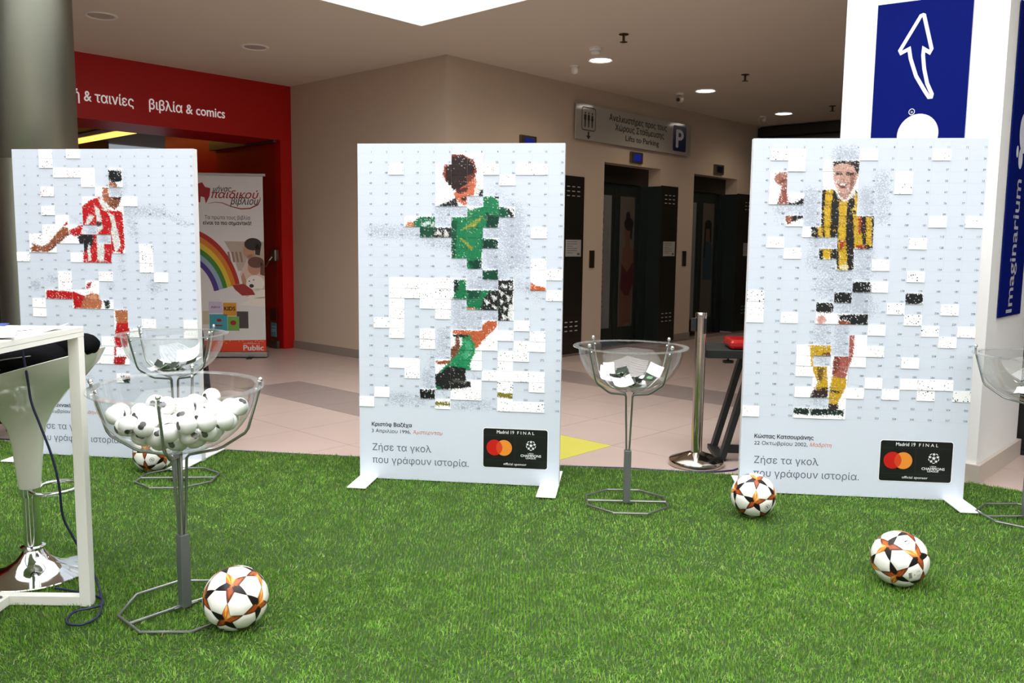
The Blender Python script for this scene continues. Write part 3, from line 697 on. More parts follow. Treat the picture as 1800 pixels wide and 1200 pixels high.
ART_R=[
 ((165,110,95),[(1.35,3.26),(1.67,3.02),(2.01,3.06),(2.04,4.18),(1.87,4.54),(1.57,4.24),(1.26,3.91),(1.31,3.39)]),
 ((120,70,60),[(1.56,3.78),(1.93,3.65),(1.97,3.92),(1.61,4.05)]),
 ((150,85,75),[(1.7,4.44),(2.04,4.18),(2.05,4.97),(2.11,6.03),(1.47,6.03),(1.63,5.1)]),
 ((30,32,36),[(2.14,5.93),(2.55,5.77),(3.0,5.37),(3.02,6.02),(2.14,6.02)]),
 ((150,90,70),[(1.97,7.0),(2.43,7.0),(2.35,7.79),(2.06,7.72)]),
 ((28,30,34),[(2.41,7.0),(3.0,7.0),(3.01,7.23),(2.51,7.52),(2.18,7.76),(2.01,7.92),(2.3,7.7)]),
 ((28,28,28),[(3.5,7.97),(3.99,7.97),(4.01,8.98),(3.52,8.98)]),
 ((45,40,38),[(4.5,2.04),(5.99,2.02),(6.0,3.14),(5.83,3.27),(5.69,2.49),(5.04,2.26),(4.65,2.62),(4.58,3.07)]),
 ((200,160,145),[(4.56,2.68),(4.68,2.42),(5.04,2.23),(5.69,2.44),(5.82,3.08),(5.99,3.25),(5.9,3.67),(5.78,4.32),(5.44,5.0),(5.04,4.93),(4.74,4.38),(4.6,3.66)]),
 ((150,105,92),[(5.55,3.27),(5.83,3.14),(5.78,4.19),(5.48,4.91),(5.53,4.06)]),
 ((60,42,38),[(4.66,3.11),(5.08,3.05),(5.09,3.3),(4.67,3.35)]),
 ((60,42,38),[(5.26,3.06),(5.69,3.07),(5.7,3.3),(5.27,3.32)]),
 ((165,115,100),[(5.11,3.27),(5.26,3.89),(5.03,3.88)]),
 ((110,60,55),[(4.79,4.05),(5.43,4.03),(5.23,4.54),(5.02,4.51)]),
 ((238,232,228),[(4.88,4.08),(5.37,4.07),(5.2,4.29),(5.0,4.29)]),
 ((180,135,120),[(4.83,4.58),(5.04,4.95),(5.44,5.0),(5.76,4.42),(5.77,4.87),(5.3,5.6),(4.92,5.13)]),
 ((30,30,30),[(3.98,4.71),(4.62,4.58),(5.3,5.72),(5.91,4.45),(6.07,5.89),(6.14,6.99),(7.0,6.98),(7.02,9.99),(5.97,10.0),(5.99,11.99),(5.02,12.01),(4.97,9.01),(3.61,9.02),(3.58,7.97),(4.03,7.95)]),
 ((30,30,30),[(3.98,10.0),(5.0,9.99),(5.03,10.98),(4.01,10.99)]),
 ((205,165,40),[(4.18,4.74),(4.62,4.58),(4.54,5.89),(4.58,9.02),(4.3,9.02),(4.16,6.69)]),
 ((205,165,40),[(4.98,5.63),(5.43,5.6),(5.44,7.74),(5.44,9.01),(5.69,11.98),(5.16,11.99),(5.03,9.01),(5.02,7.22)]),
 ((205,165,40),[(5.84,4.97),(6.02,4.97),(6.14,7.01),(6.31,8.53),(6.47,9.9),(5.99,9.98),(5.83,7.21)]),
 ((205,165,40),[(6.55,7.08),(6.83,7.07),(6.95,9.73),(6.63,9.6)]),
 ((205,165,40),[(4.2,10.06),(4.71,10.06),(4.64,10.99),(4.27,10.99)]),
 ((205,165,40),[(3.81,7.99),(4.07,7.99),(4.21,8.91),(3.97,8.91)]),
 ((230,228,220),[(4.7,4.58),(4.82,4.55),(5.05,5.37),(5.31,5.63),(5.26,5.79),(4.87,5.26)]),
 ((230,228,220),[(5.75,4.51),(5.92,4.49),(5.85,5.13),(5.38,5.72),(5.3,5.6)]),
 ((160,55,30),[(6.11,7.05),(6.29,7.05),(6.28,8.8),(6.15,8.54)]),
 ((160,55,30),[(5.98,9.6),(6.63,9.66),(6.48,9.97),(6.07,9.98)]),
 ((160,55,30),[(5.08,9.21),(5.49,9.34),(5.19,10.31)]),
 ((235,200,90),[(5.74,6.29),(5.96,6.22),(6.01,6.95),(5.82,7.08)]),
 ((35,33,30),[(5.82,6.49),(5.94,6.42),(5.95,6.81),(5.86,6.88)]),
 ((222,212,170),[(5.22,11.49),(5.69,11.48),(5.66,11.91),(5.24,11.92)]),
 ((26,28,30),[(5.94,13.02),(6.98,13.0),(7.07,14.03),(5.97,14.05)]),
 ((26,28,30),[(4.95,14.02),(5.96,14.0),(6.0,15.05),(4.98,15.03)]),
 ((26,28,30),[(3.95,15.0),(4.99,15.01),(5.0,15.96),(3.97,15.94)]),
 ((26,28,30),[(8.94,14.01),(9.97,14.01),(9.99,15.02),(8.97,15.01)]),
 ((26,28,30),[(5.95,16.04),(6.98,16.02),(7.01,17.03),(5.98,17.06)]),
 ((26,28,30),[(5.27,16.13),(5.97,16.08),(5.99,16.65),(5.45,16.66)]),
 ((140,70,45),[(5.31,16.66),(5.99,16.72),(6.0,17.13),(5.32,17.1)]),
 ((215,160,150),[(4.03,16.64),(4.16,16.28),(4.45,16.22),(4.67,16.63),(4.47,17.0),(4.18,17.01)]),
 ((165,90,80),[(5.94,18.0),(6.29,17.99),(6.26,19.93),(6.01,21.05),(5.92,22.27),(5.1,21.95),(5.14,20.38),(5.16,20.0),(5.98,19.98)]),
 ((120,60,45),[(5.15,20.05),(5.55,20.03),(5.5,21.21),(5.17,21.78)]),
 ((200,160,40),[(3.72,19.01),(4.97,18.97),(4.98,20.07),(3.87,20.17),(3.77,19.45)]),
 ((200,160,40),[(3.89,20.98),(4.8,20.95),(4.9,22.94),(4.14,23.4),(4.28,22.52)]),
 ((200,160,40),[(5.1,21.92),(5.96,22.11),(5.93,23.04),(5.66,23.9),(5.51,24.61),(4.95,24.64),(5.01,23.05)]),
 ((200,160,40),[(3.74,19.08),(3.96,19.07),(4.01,21.15),(3.91,21.15)]),
 ((120,70,40),[(4.46,19.82),(4.97,19.66),(4.98,20.05),(4.47,20.07)]),
 ((110,85,35),[(4.25,21.11),(4.66,21.1),(4.53,22.51),(4.32,22.23)]),
 ((45,40,30),[(5.05,23.19),(5.64,23.31),(5.56,23.52),(5.06,23.42)]),
 ((55,40,42),[(4.08,23.26),(4.91,22.94),(4.93,24.0),(3.89,24.09)]),
 ((55,40,42),[(4.95,24.47),(5.53,24.61),(5.59,25.25),(4.98,25.63)]),
 ((30,45,40),[(2.88,25.03),(3.9,25.03),(3.88,25.68),(2.91,25.59)]),
 ((30,42,40),[(3.91,25.06),(4.95,25.01),(4.97,25.63),(4.03,25.75)]),
 ((30,50,44),[(4.97,25.15),(5.92,25.14),(5.89,25.73),(5.62,25.6),(4.98,25.63)]),
]
def in_poly(px, py, P):
    n = len(P); r = np.zeros(px.shape, bool); j = n - 1
    for i in range(n):
        xi, yi = P[i]; xj, yj = P[j]
        if yi != yj:
            r ^= ((yi > py) != (yj > py)) & (px < (xj - xi) * (py - yi) / (yj - yi) + xi)
        j = i
    return r
CARD_RGB = np.array(lin((247, 247, 247))[:3])
def paint(art, cx, cy, rng):
    """colour of the printed picture at cell coordinates; edges broken into splashes"""
    n = cx.shape
    far = rng.random(n) < 0.10
    sg = np.where(far, 0.20, 0.028)
    x = cx + rng.normal(0, 1, n) * sg; y = cy + rng.normal(0, 1, n) * sg * 1.6
    out = np.tile(CARD_RGB, (cx.size, 1)).reshape(n + (3,)); hit = np.zeros(n, bool)
    for col, P in art:
        m = in_poly(x, y, P)
        if m.any(): out[m] = lin(col)[:3]; hit |= m
    g = rng.normal(1.0, 0.20, n)[..., None]
    out = np.where(hit[..., None], np.clip(out * g * .86, 0, 1), out)
    w = hit & (rng.random(n) < 0.014); out[w] = out[w] * .4 + .45
    return out, hit

# ---- materials of the boards
def printed_face_mat():
    m = bpy.data.materials.new('board_print'); m.use_nodes = True
    nt = m.node_tree; b = nt.nodes['Principled BSDF']; N = nt.nodes.new; Lk = nt.links.new
    b.inputs['Roughness'].default_value = .5; b.inputs['Specular IOR Level'].default_value = .25
    uv = N('ShaderNodeUVMap'); uv.uv_map = 'cells'
    sep = N('ShaderNodeSeparateXYZ'); Lk(uv.outputs[0], sep.inputs[0])
    def math_(op, a, bb=None):
        x = N('ShaderNodeMath'); x.operation = op
        for i, s in enumerate((a, bb)):
            if s is None: continue
            if isinstance(s, (int, float)): x.inputs[i].default_value = s
            else: Lk(s, x.inputs[i])
        return x.outputs[0]
    fx = math_('FRACT', math_('ADD', sep.outputs[0], .012)); fy = math_('FRACT', math_('ADD', sep.outputs[1], .02))
    ln = math_('MAXIMUM', math_('LESS_THAN', fx, .024), math_('LESS_THAN', fy, .04))
    ln = math_('MULTIPLY', ln, math_('LESS_THAN', sep.outputs[1], 26.02))
    ln = math_('MULTIPLY', ln, .5)
    at = N('ShaderNodeAttribute'); at.attribute_name = 'ghost'
    vo = N('ShaderNodeTexVoronoi'); vo.inputs['Scale'].default_value = 13.0; Lk(uv.outputs[0], vo.inputs['Vector'])
    sh = math_('GREATER_THAN', at.outputs['Fac'], math_('ADD', math_('MULTIPLY', vo.outputs['Distance'], 1.25), .04))
    sh = math_('MULTIPLY', sh, .62)
    c1 = N('ShaderNodeMixRGB'); c1.inputs[1].default_value = lin((206, 213, 224)); c1.inputs[2].default_value = lin((150, 156, 172)); Lk(sh, c1.inputs[0])
    c2 = N('ShaderNodeMixRGB'); c2.inputs[2].default_value = lin((190, 202, 216)); Lk(c1.outputs[0], c2.inputs[1]); Lk(ln, c2.inputs[0])
    Lk(c2.outputs[0], b.inputs['Base Color'])
    return m
M_FACE = printed_face_mat()
def speckle_mat(name, dot, dot2, thr, scale):
    m = bpy.data.materials.new(name); m.use_nodes = True
    nt = m.node_tree; b = nt.nodes['Principled BSDF']; N = nt.nodes.new; Lk = nt.links.new
    b.inputs['Roughness'].default_value = .45; b.inputs['Specular IOR Level'].default_value = .3
    tc = N('ShaderNodeTexCoord'); oi = N('ShaderNodeObjectInfo'); ml = N('ShaderNodeMath'); ml.operation = 'MULTIPLY'; ml.inputs[1].default_value = 37.0
    Lk(oi.outputs['Random'], ml.inputs[0])
    ad = N('ShaderNodeVectorMath'); ad.operation = 'ADD'; Lk(tc.outputs['Object'], ad.inputs[0]); Lk(ml.outputs[0], ad.inputs[1])
    vo = N('ShaderNodeTexVoronoi'); vo.inputs['Scale'].default_value = scale; Lk(ad.outputs[0], vo.inputs['Vector'])
    sp = N('ShaderNodeSeparateColor'); Lk(vo.outputs['Color'], sp.inputs[0])
    th = N('ShaderNodeMath'); th.operation = 'MULTIPLY_ADD'; th.inputs[1].default_value = .42; th.inputs[2].default_value = thr; Lk(sp.outputs[0], th.inputs[0])
    lt = N('ShaderNodeMath'); lt.operation = 'LESS_THAN'; Lk(vo.outputs['Distance'], lt.inputs[0]); Lk(th.outputs[0], lt.inputs[1])
    dc = N('ShaderNodeMixRGB'); dc.inputs[1].default_value = lin(dot); dc.inputs[2].default_value = lin(dot2); Lk(sp.outputs[1], dc.inputs[0])
    cc = N('ShaderNodeMixRGB'); cc.inputs[1].default_value = lin((247, 247, 247)); Lk(lt.outputs[0], cc.inputs[0]); Lk(dc.outputs[0], cc.inputs[2])
    Lk(cc.outputs[0], b.inputs['Base Color'])
    return m
SPK = {'s': speckle_mat('card_faint', (205, 204, 200), (170, 165, 160), -.15, 70), 'm': speckle_mat('card_specks', (150, 145, 140), (70, 66, 64), -.11, 100),
       'k': speckle_mat('card_black_dots', (20, 20, 22), (60, 55, 55), -.05, 95), 'r': speckle_mat('card_red_dots', (190, 60, 60), (120, 30, 30), -.06, 100),
       'g': speckle_mat('card_green_dots', (90, 140, 110), (150, 130, 70), -.08, 90)}
M_ART = mat_attr('card_picture', .42)
M_PANEL = mat('board_foam', (236, 237, 240), .5)
M_SLATE = mat('slogan_grey', (96, 104, 118), .5)
M_ORANGE_T = mat('city_orange', (206, 120, 78), .5)
M_LOGO_BLACK = mat('logo_black', (12, 13, 13), .4)
M_LOGO_RED = mat('logo_red', (190, 20, 14), .4); M_LOGO_OR = mat('logo_orange', (226, 138, 48), .4); M_LOGO_MID = mat('logo_mid', (206, 64, 28), .4)
M_LOGO_W = mat('logo_white', (240, 240, 240), .4)

def round_rect(x0, x1, z0, z1, rad):
    rr = []
    for cx, cz, a in ((x1 - rad, z1 - rad, 0), (x0 + rad, z1 - rad, 90), (x0 + rad, z0 + rad, 180), (x1 - rad, z0 + rad, 270)):
        for q in (0, 30, 60, 90): rr.append((cx + rad * math.cos(math.radians(a + q)), cz + rad * math.sin(math.radians(a + q))))
    return rr

def logo(t, x0, z0, w, h):
    g = 0.0
    mb = MB(); poly(mb, round_rect(x0 - .004, x0 + w + .004, z0 - .004, z0 + h + .004, .014), front(-.0008)); build('logo_border', mb, M_LOGO_W, t)
    mb = MB(); poly(mb, round_rect(x0, x0 + w, z0, z0 + h, .012), front(-.0016)); lg = build('logo_plate', mb, M_LOGO_BLACK, t)
    pf = front(-.0024)
    X = lambda a: x0 + a * w
    Z = lambda b: z0 + (1 - b) * h
    mb = MB(); ribbon(mb, [(X(.02), Z(.175)), (X(.98), Z(.175))], .0015, pf); ribbon(mb, [(X(.02), Z(.815)), (X(.98), Z(.815))], .0015, pf); ribbon(mb, [(X(.495), Z(.18)), (X(.495), Z(.81))], .0015, pf)
    build('logo_rules', mb, mat('logo_rule', (48, 50, 50), .5), lg)
    r = .125 * w
    cz = Z(.49)
    mb = MB(); disc(mb, X(.175), cz, r, r, pf, 40); build('logo_circle', mb, M_LOGO_RED, lg)
    mb = MB(); disc(mb, X(.325), cz, r, r, front(-.0026), 40); build('logo_circle', mb, M_LOGO_OR, lg)
    dx = (X(.325) - X(.175)) / 2; a = math.acos(dx / r); c = X(.25)
    pts = [(X(.175) + r * math.cos(t_), cz + r * math.sin(t_)) for t_ in np.linspace(-a, a, 14)] + [(X(.325) - r * math.cos(t_), cz + r * math.sin(t_)) for t_ in np.linspace(a, -a, 14)][1:-1]
    pts = [(X(.175) + r * math.cos(t_), cz + r * math.sin(t_)) for t_ in np.linspace(-a, a, 14)] + [(X(.325) + r * math.cos(t_), cz + r * math.sin(t_)) for t_ in np.linspace(math.pi - a, math.pi + a, 14)][1:-1]
    mb = MB(); poly(mb, pts, front(-.0030)); build('logo_circle_overlap', mb, M_LOGO_MID, lg)
    mb = MB()
    lay_text(mb, 'Madrid 19', X(.21), Z(.125), .27 * w, .05 * w, pf, .01)
    lay_text(mb, 'F I N A L', X(.53), Z(.125), .265 * w, .045 * w, pf, .004)
    lay_text(mb, 'UEFA', X(.745), Z(.63), .09 * w, .020 * w, pf, 0, 0, 'C')
    lay_text(mb, 'CHAMPIONS', X(.745), Z(.70), .32 * w, .036 * w, pf, .015, 0, 'C')
    lay_text(mb, 'LEAGUE', X(.745), Z(.75), .155 * w, .027 * w, pf, .01, 0, 'C')
    lay_text(mb, 'official sponsor', X(.5), Z(.93), .36 * w, .036 * w, pf, 0, 0, 'C')
    # the ball of stars
    bx, bz, br = X(.745), Z(.405), .072 * w
    def star(cx, cz_, r_, a0): poly(mb, [(cx + (r_ if k % 2 == 0 else r_ * .42) * math.cos(a0 + k * math.pi / 5), cz_ + (r_ if k % 2 == 0 else r_ * .42) * math.sin(a0 + k * math.pi / 5)) for k in range(10)], pf)
    star(bx, bz, br * .48, math.pi / 2)
    for k in range(5):
        a_ = math.pi / 2 + math.pi / 5 + k * 2 * math.pi / 5
        star(bx + br * .80 * math.cos(a_ + math.pi / 5), bz + br * .80 * math.sin(a_ + math.pi / 5), br * .36, a_ + math.pi / 5)
        ribbon(mb, [(bx + br * math.cos(a_ + q), bz + br * math.sin(a_ + q)) for q in np.linspace(-.22, .22, 5)], br * .14, pf)
    build('logo_lettering', mb, M_LOGO_W, lg)

def display_board(cx, cy, W, Hb, ang, label, art, cards, ghosts, name, date, city, nx, seed, wts):
    rng = np.random.default_rng(seed)
    t = thing('display_board', label, 'board', (cx, cy, 0), math.radians(ang), 'player mosaic boards')
    T = .05
    Z0 = .015
    build('panel', MB().box(-W / 2, W / 2, .0008, T, Z0, Hb), M_PANEL, t)
    cw, rh = W / 13, .0566 * Hb / 1.905
    rows = Hb / rh
    # printed face
    nxg, nzg = 52, 80
    vx = np.linspace(-W / 2, W / 2, nxg + 1); vz = np.linspace(Z0, Hb, nzg + 1)
    V = [(x, 0.0, z) for z in vz for x in vx]; Fc = []
    for j in range(nzg):
        for i in range(nxg): Fc.append((j * (nxg + 1) + i, j * (nxg + 1) + i + 1, (j + 1) * (nxg + 1) + i + 1, (j + 1) * (nxg + 1) + i))
    me = bpy.data.meshes.new('printed_face'); me.from_pydata(V, [], Fc); me.update()
    cc = np.array([((x + W / 2) / cw, (Hb - z) / rh) for x, _, z in V])
    uvl = me.uv_layers.new(name='cells')
    li = np.zeros(len(me.loops), int); me.loops.foreach_get('vertex_index', li)
    uvl.data.foreach_set('uv', cc[li].astype(np.float32).ravel())
    gh = np.zeros(len(V))
    for (ax, ay, bx, by, r, s) in ghosts:
        A_ = np.array([ax, ay * .62]); B_ = np.array([bx, by * .62]); Pq = cc * [1, .62]
        d = B_ - A_; L2 = max(1e-9, d @ d); tt = np.clip(((Pq - A_) @ d) / L2, 0, 1)
        ds = np.linalg.norm(Pq - (A_ + tt[:, None] * d), axis=1)
        gh = np.maximum(gh, s * np.exp(-(ds / r) ** 2.6))
    at = me.attributes.new('ghost', 'FLOAT', 'POINT'); at.data.foreach_set('value', gh.astype(np.float32))
    link('printed_face', me, M_FACE, t)
    # small feet plates
    for sx in (-1, 1):
        xa, xb = (sx * W / 2, sx * (W / 2 - .105)); xa, xb = min(xa, xb), max(xa, xb)
        build('foot', MB().box(xa, xb, -.235, .30, .020, .026), mat('foot_white', (246, 246, 246), .4), t)
    # cards
    cme = {k: MB().box(.0003, cw - .0003, -.0030, -.0004, .0003, rh - .0003).mesh('card') for k in SPK}
    for k in SPK: cme[k].materials.append(SPK[k])
    have = set()
    keys = list(wts)
    pr = np.array([wts[k] for k in keys], float); pr /= pr.sum()
    for (r, c) in cards:
        have.add((r, c))
        gx, gz = 24, 15
        xs = np.linspace(0, 1, gx + 1); zs = np.linspace(0, 1, gz + 1)
        X_, Z_ = np.meshgrid(xs, zs)
        test, hit = paint(art, c + X_, r + Z_, rng)
        x0, z0 = -W / 2 + c * cw, Hb - (r + 1) * rh
        if hit.mean() > .03:
            V = [(.0003 + a * (cw - .0006), -.0030, rh - .0003 - b * (rh - .0006)) for b in zs for a in xs]
            Fc = [(j * (gx + 1) + i, (j + 1) * (gx + 1) + i, (j + 1) * (gx + 1) + i + 1, j * (gx + 1) + i + 1) for j in range(gz) for i in range(gx)]
            k = len(V); q = [(.0003, cw - .0003)[i] for i in (0, 1, 1, 0)]; qz = [(.0003, rh - .0003)[i] for i in (0, 0, 1, 1)]
            V += [(q[i], -.0029, qz[i]) for i in range(4)] + [(q[i], -.0004, qz[i]) for i in range(4)]
            for i in range(4): Fc.append((k + i, k + (i + 1) % 4, k + 4 + (i + 1) % 4, k + 4 + i))
            me = bpy.data.meshes.new('card'); me.from_pydata(V, [], Fc); me.update()
            ca = me.color_attributes.new('Col', 'FLOAT_COLOR', 'POINT')
            rgb = np.ones((len(V), 4), np.float32); rgb[:k, :3] = test.reshape(-1, 3); rgb[k:, :3] = CARD_RGB
            ca.data.foreach_set('color', rgb.ravel())
            o = link('card', me, M_ART, t, loc=(x0, 0, z0))
        else:
            kk = keys[rng.choice(len(keys), p=pr)]
            o = link('card', cme[kk], None, t, loc=(x0, 0, z0))
        o.location.y -= .0004 + abs(rng.normal(0, .0007))
        o.rotation_euler = (-abs(rng.normal(0, .02)), 0, rng.normal(0, .004))
    # cell numbers
    mb = MB(); dh = .0105; pf = front(-.0010)
    dig = {}
    for d in range(10):
        v, f = text_pts(str(d)); dig[d] = (v, f, v[:, 0].max())
    sc = dh / .69
    for r in range(26):
        for c in range(13):
            if (r, c) in have: continue
            n = str(r * 13 + c + 1); x = -W / 2 + (c + 1) * cw - .006; zb = Hb - (r + 1) * rh + .006
            for ch in reversed(n):
                v, f, wmax = dig[int(ch)]; x -= .0075
                mb.add([(x + p[0] * sc * .9, -.0009, zb + p[1] * sc) for p in v], f)
    me = bpy.data.meshes.new('cell_numbers'); me.from_pydata(mb.v, [], mb.f); o = link('cell_numbers', me, mat('number_grey', (70, 72, 78), .6), t); o['kind'] = 'stuff'
    # captions
    pf = front(-.0010); xl = -W / 2
    mb = MB(); lay_text(mb, name, xl + .072, .322, nx[0], .021, pf, .022); build('name_lettering', mb, M_BLACKP, t)
    mb = MB(); lay_text(mb, date, xl + .072, .284, nx[1], .020, pf, .0); build('date_lettering', mb, mat('date_print', (40, 42, 46), .5), t)
    mb = MB(); lay_text(mb, city, xl + .072 + nx[1] + .012, .284, nx[2], .020, pf, .0, .18); build('city_lettering', mb, M_ORANGE_T, t)
    mb = MB(); lay_text(mb, 'Ζήσε τα γκολ', xl + .076, .180, .345, .038, pf, 0); lay_text(mb, 'που γράφουν ιστορία.', xl + .075, .106, .562, .038, pf, 0)
    build('slogan_lettering', mb, M_SLATE, t)
    logo(t, xl + .72 * W / 1.15, .112, .362 * W / 1.15, .222)
    return t

LC = [(2,7),(3,7),(4,6),(5,6),(5,7),(6,5),(6,6),(6,7),(7,3),(7,5),(7,6),(7,7),(8,3),(8,4),(8,6),(8,7),(9,1),(9,2),(9,3),(9,4),(9,5),(9,7),(10,1),(10,2),(10,5),(10,6),(10,7),(11,5),(11,6),(14,5),(15,2),(15,3),(15,4),(15,5),(16,4),(16,5),(16,6),(17,7),(18,7),(19,7),(20,7),(21,7),(22,7),(24,7),
      (0,2),(0,4),(1,2),(2,3),(2,4),(2,5),(3,5),(4,2),(5,5),(5,8),(6,2),(8,2),(10,9),(11,9),(12,9),(11,0),(11,4),(13,3),(13,6),(13,10),(14,3),(16,1),(17,1),(18,9),(18,12),(19,12),(19,8),(20,6),(21,6),(22,5),(22,6)]
CC = [(1,6),(1,7),(2,2),(2,5),(2,6),(2,7),(2,8),(2,10),(2,11),(3,5),(3,6),(3,7),(3,9),(4,5),(4,6),(4,7),(5,5),(5,6),(5,8),(6,7),(6,8),(6,9),(7,3),(7,4),(7,6),(7,7),(7,8),(8,4),(8,5),(8,6),(8,7),(8,11),(9,6),(9,7),(9,8),(10,6),(10,7),(11,7),(11,11),(12,8),(12,11),(12,12),
      (13,2),(13,3),(13,4),(13,5),(13,6),(13,9),(13,11),(14,2),(14,3),(14,4),(14,5),(14,6),(14,7),(14,8),(14,9),(14,12),(15,2),(15,4),(15,5),(15,7),(15,8),(15,9),(16,2),(16,5),(16,9),(17,1),(17,2),(17,8),(17,10),(18,2),(18,4),(18,6),(18,7),(18,8),(18,9),(18,11),(19,4),(19,6),(19,7),(19,8),(19,10),(19,11),(20,6),(20,7),(20,9),(20,10),
      (21,2),(21,3),(21,5),(21,6),(21,7),(21,9),(22,3),(22,5),(22,6),(22,8),(22,9),(22,10),(22,11),(23,5),(23,6),(23,7),(23,9),(23,11),(24,1),(24,4),(24,6),(24,7),(24,9),(25,0),(25,5),(25,9),(25,10),(25,11)]
RC = [(1,1),(1,2),(1,6),(1,10),(2,2),(2,4),(2,5),(3,1),(3,4),(3,5),(3,8),(4,1),(4,4),(4,5),(4,8),(5,1),(5,2),(5,4),(5,5),(6,4),(6,5),(7,2),(7,4),(7,5),(7,6),(7,10),(7,12),(8,3),(8,4),(8,5),(8,6),(9,1),(9,5),(9,6),(9,9),(10,2),(10,4),(10,5),(11,5),(11,7),(12,9),
      (13,6),(13,7),(14,0),(14,5),(14,9),(15,0),(15,4),(15,8),(15,11),(16,0),(16,2),(16,4),(16,5),(16,6),(16,9),(17,7),(17,10),(17,12),(18,6),(18,11),(19,3),(19,4),(19,6),(19,7),(20,3),(20,5),(20,6),(20,9),(21,3),(21,4),(21,5),(22,4),(22,5),(22,7),(22,9),(22,10),(22,11),(23,3),(23,4),(23,5),(23,6),(23,8),(23,10),(23,12),(24,5),(25,0),(25,3),(25,4),(25,5)]
GL = [(8.0,6.4,10.7,6.6,.55,.8),(10.7,6.6,12.5,7.9,.35,.7),(8.2,6.4,8.7,9,.6,.7),(7.7,11.4,7.6,13,.45,.6),(8.1,2.6,8.1,4.4,.35,.6),(6.9,3,6.9,3.6,.3,.5),(7.4,4.5,7.5,4.5,.6,.9),(1.0,10.6,2.4,11,.4,.4),(1.3,14.5,1.3,14.6,.5,.95),(2.5,13.8,2.5,13.8,.5,.8),
      (4.6,16.4,5.4,16.8,.55,.7),(6.8,14.4,6.8,14.6,.4,.7),(10.0,14.4,10,14.4,.75,.8),(9.4,13,9.4,13,.6,.45),(7.7,16.3,7.7,16.3,.4,.5),(5,24.7,5,24.7,.6,.6),(6.6,22.7,7.4,23,.5,.6),(5.5,8.5,5.6,8.5,.5,.9),(6.5,9.5,6.5,9.5,.5,.9),(4.5,7.5,4.5,7.5,.5,.6),(7.4,21.5,7.5,21.5,.4,.8),(3.6,13,5.8,13.2,.4,.3)]
GC = [(.9,8.5,4.2,8.6,.6,.75),(4.4,9.2,5.8,9.8,.55,.75),(5.2,6.5,6.8,6.4,.5,.85),(5.4,7.4,5.5,7.4,.5,.85),(7.4,5.5,7.5,5.5,.5,.8),(8.6,4.4,9.6,5.6,.5,.6),(9.8,6.8,10,11,1.1,.9),(8.4,8.5,9,8.5,.7,.9),(8.6,10.5,9,12.6,.9,.9),(6.5,11.4,7.4,12.6,.6,.7),(7.5,13.6,8.8,13.6,.7,.9),(6.5,15.5,6.5,16.8,.6,.9),(7,16.8,8.8,16.7,.6,.85),
      (6.5,17.6,7.6,17.6,.6,.8),(5.5,18.5,5.5,20.4,.6,.8),(4.8,20.6,4.8,22,.5,.6),(4.5,22.6,4.6,24.4,.6,.85),(2.2,25.1,4.2,25.1,.55,.8),(5.5,24.5,5.5,24.5,.4,.7),(6.4,25.5,8.4,25.4,.5,.75),(7.5,22.5,7.5,22.6,.5,.6),(10.3,13.5,10.8,13.9,.6,.7),(11.4,14.6,11.5,14.6,.5,.6),(9.4,17.2,9.4,17.3,.4,.4)]
GR = [(4.9,1.5,5.5,1.5,.6,.9),(7.3,3.5,7.4,7,.6,.8),(6.5,5,6.6,6.6,.6,.95),(3.4,5.2,3.5,7.5,.65,.9),(1.6,6.5,3,6.5,.5,.75),(1.5,7.4,1.6,7.5,.4,.5),(3.8,9.4,4.6,9.4,.6,.85),(3.6,10.5,3.6,11.5,.5,.7),(4.4,11.6,5.5,12.6,.9,.85),(6.5,10.3,6.6,12,.8,.85),(4.4,13.6,5.6,13.5,.8,.85),(6.4,14.6,6.6,15.6,.9,1.0),(5.5,15.5,5.5,15.5,.6,.9),(4.4,17.5,4.4,18.5,.7,.75),(5.5,17.5,5.5,19.4,.6,.85),(7.4,15,7.5,16,.4,.5),
      (4.5,20.4,4.5,20.5,.5,.8),(4.4,24.4,4.5,24.5,.5,.85),(3.5,24.6,3.5,24.6,.4,.5)]
display_board(-2.475, 5.20, 1.17, 1.90, -7.7, 'display board mosaic of a footballer in red and white stripes behind the bar stool', ART_L, LC, GL, 'Στέλιος Γιαννακόπουλος', '15 Σεπτεμβρίου 1999,', 'Αθήνα', (.345, .318, .105), 1, {'s': 3, 'm': 4, 'k': 2, 'r': 1})
display_board(-.298, 4.736, 1.15, 1.905, -7.4, 'display board mosaic of a footballer in green, centre of the three', ART_C, CC, GC, 'Κριστόφ Βαζέχα', '3 Απριλίου 1996,', 'Άμστερνταμ', (.235, .228, .173), 2, {'s': 2, 'm': 4, 'k': 1, 'g': 3})
display_board(1.856, 4.55, 1.183, 1.935, -6.4, 'display board mosaic of a footballer in yellow and black stripes before the pillar', ART_R, RC, GR, 'Κώστας Κατσουράνης', '22 Οκτωβρίου 2002,', 'Μαδρίτη', (.315, .285, .115), 3, {'s': 3, 'm': 4, 'k': 2, 'r': .4})

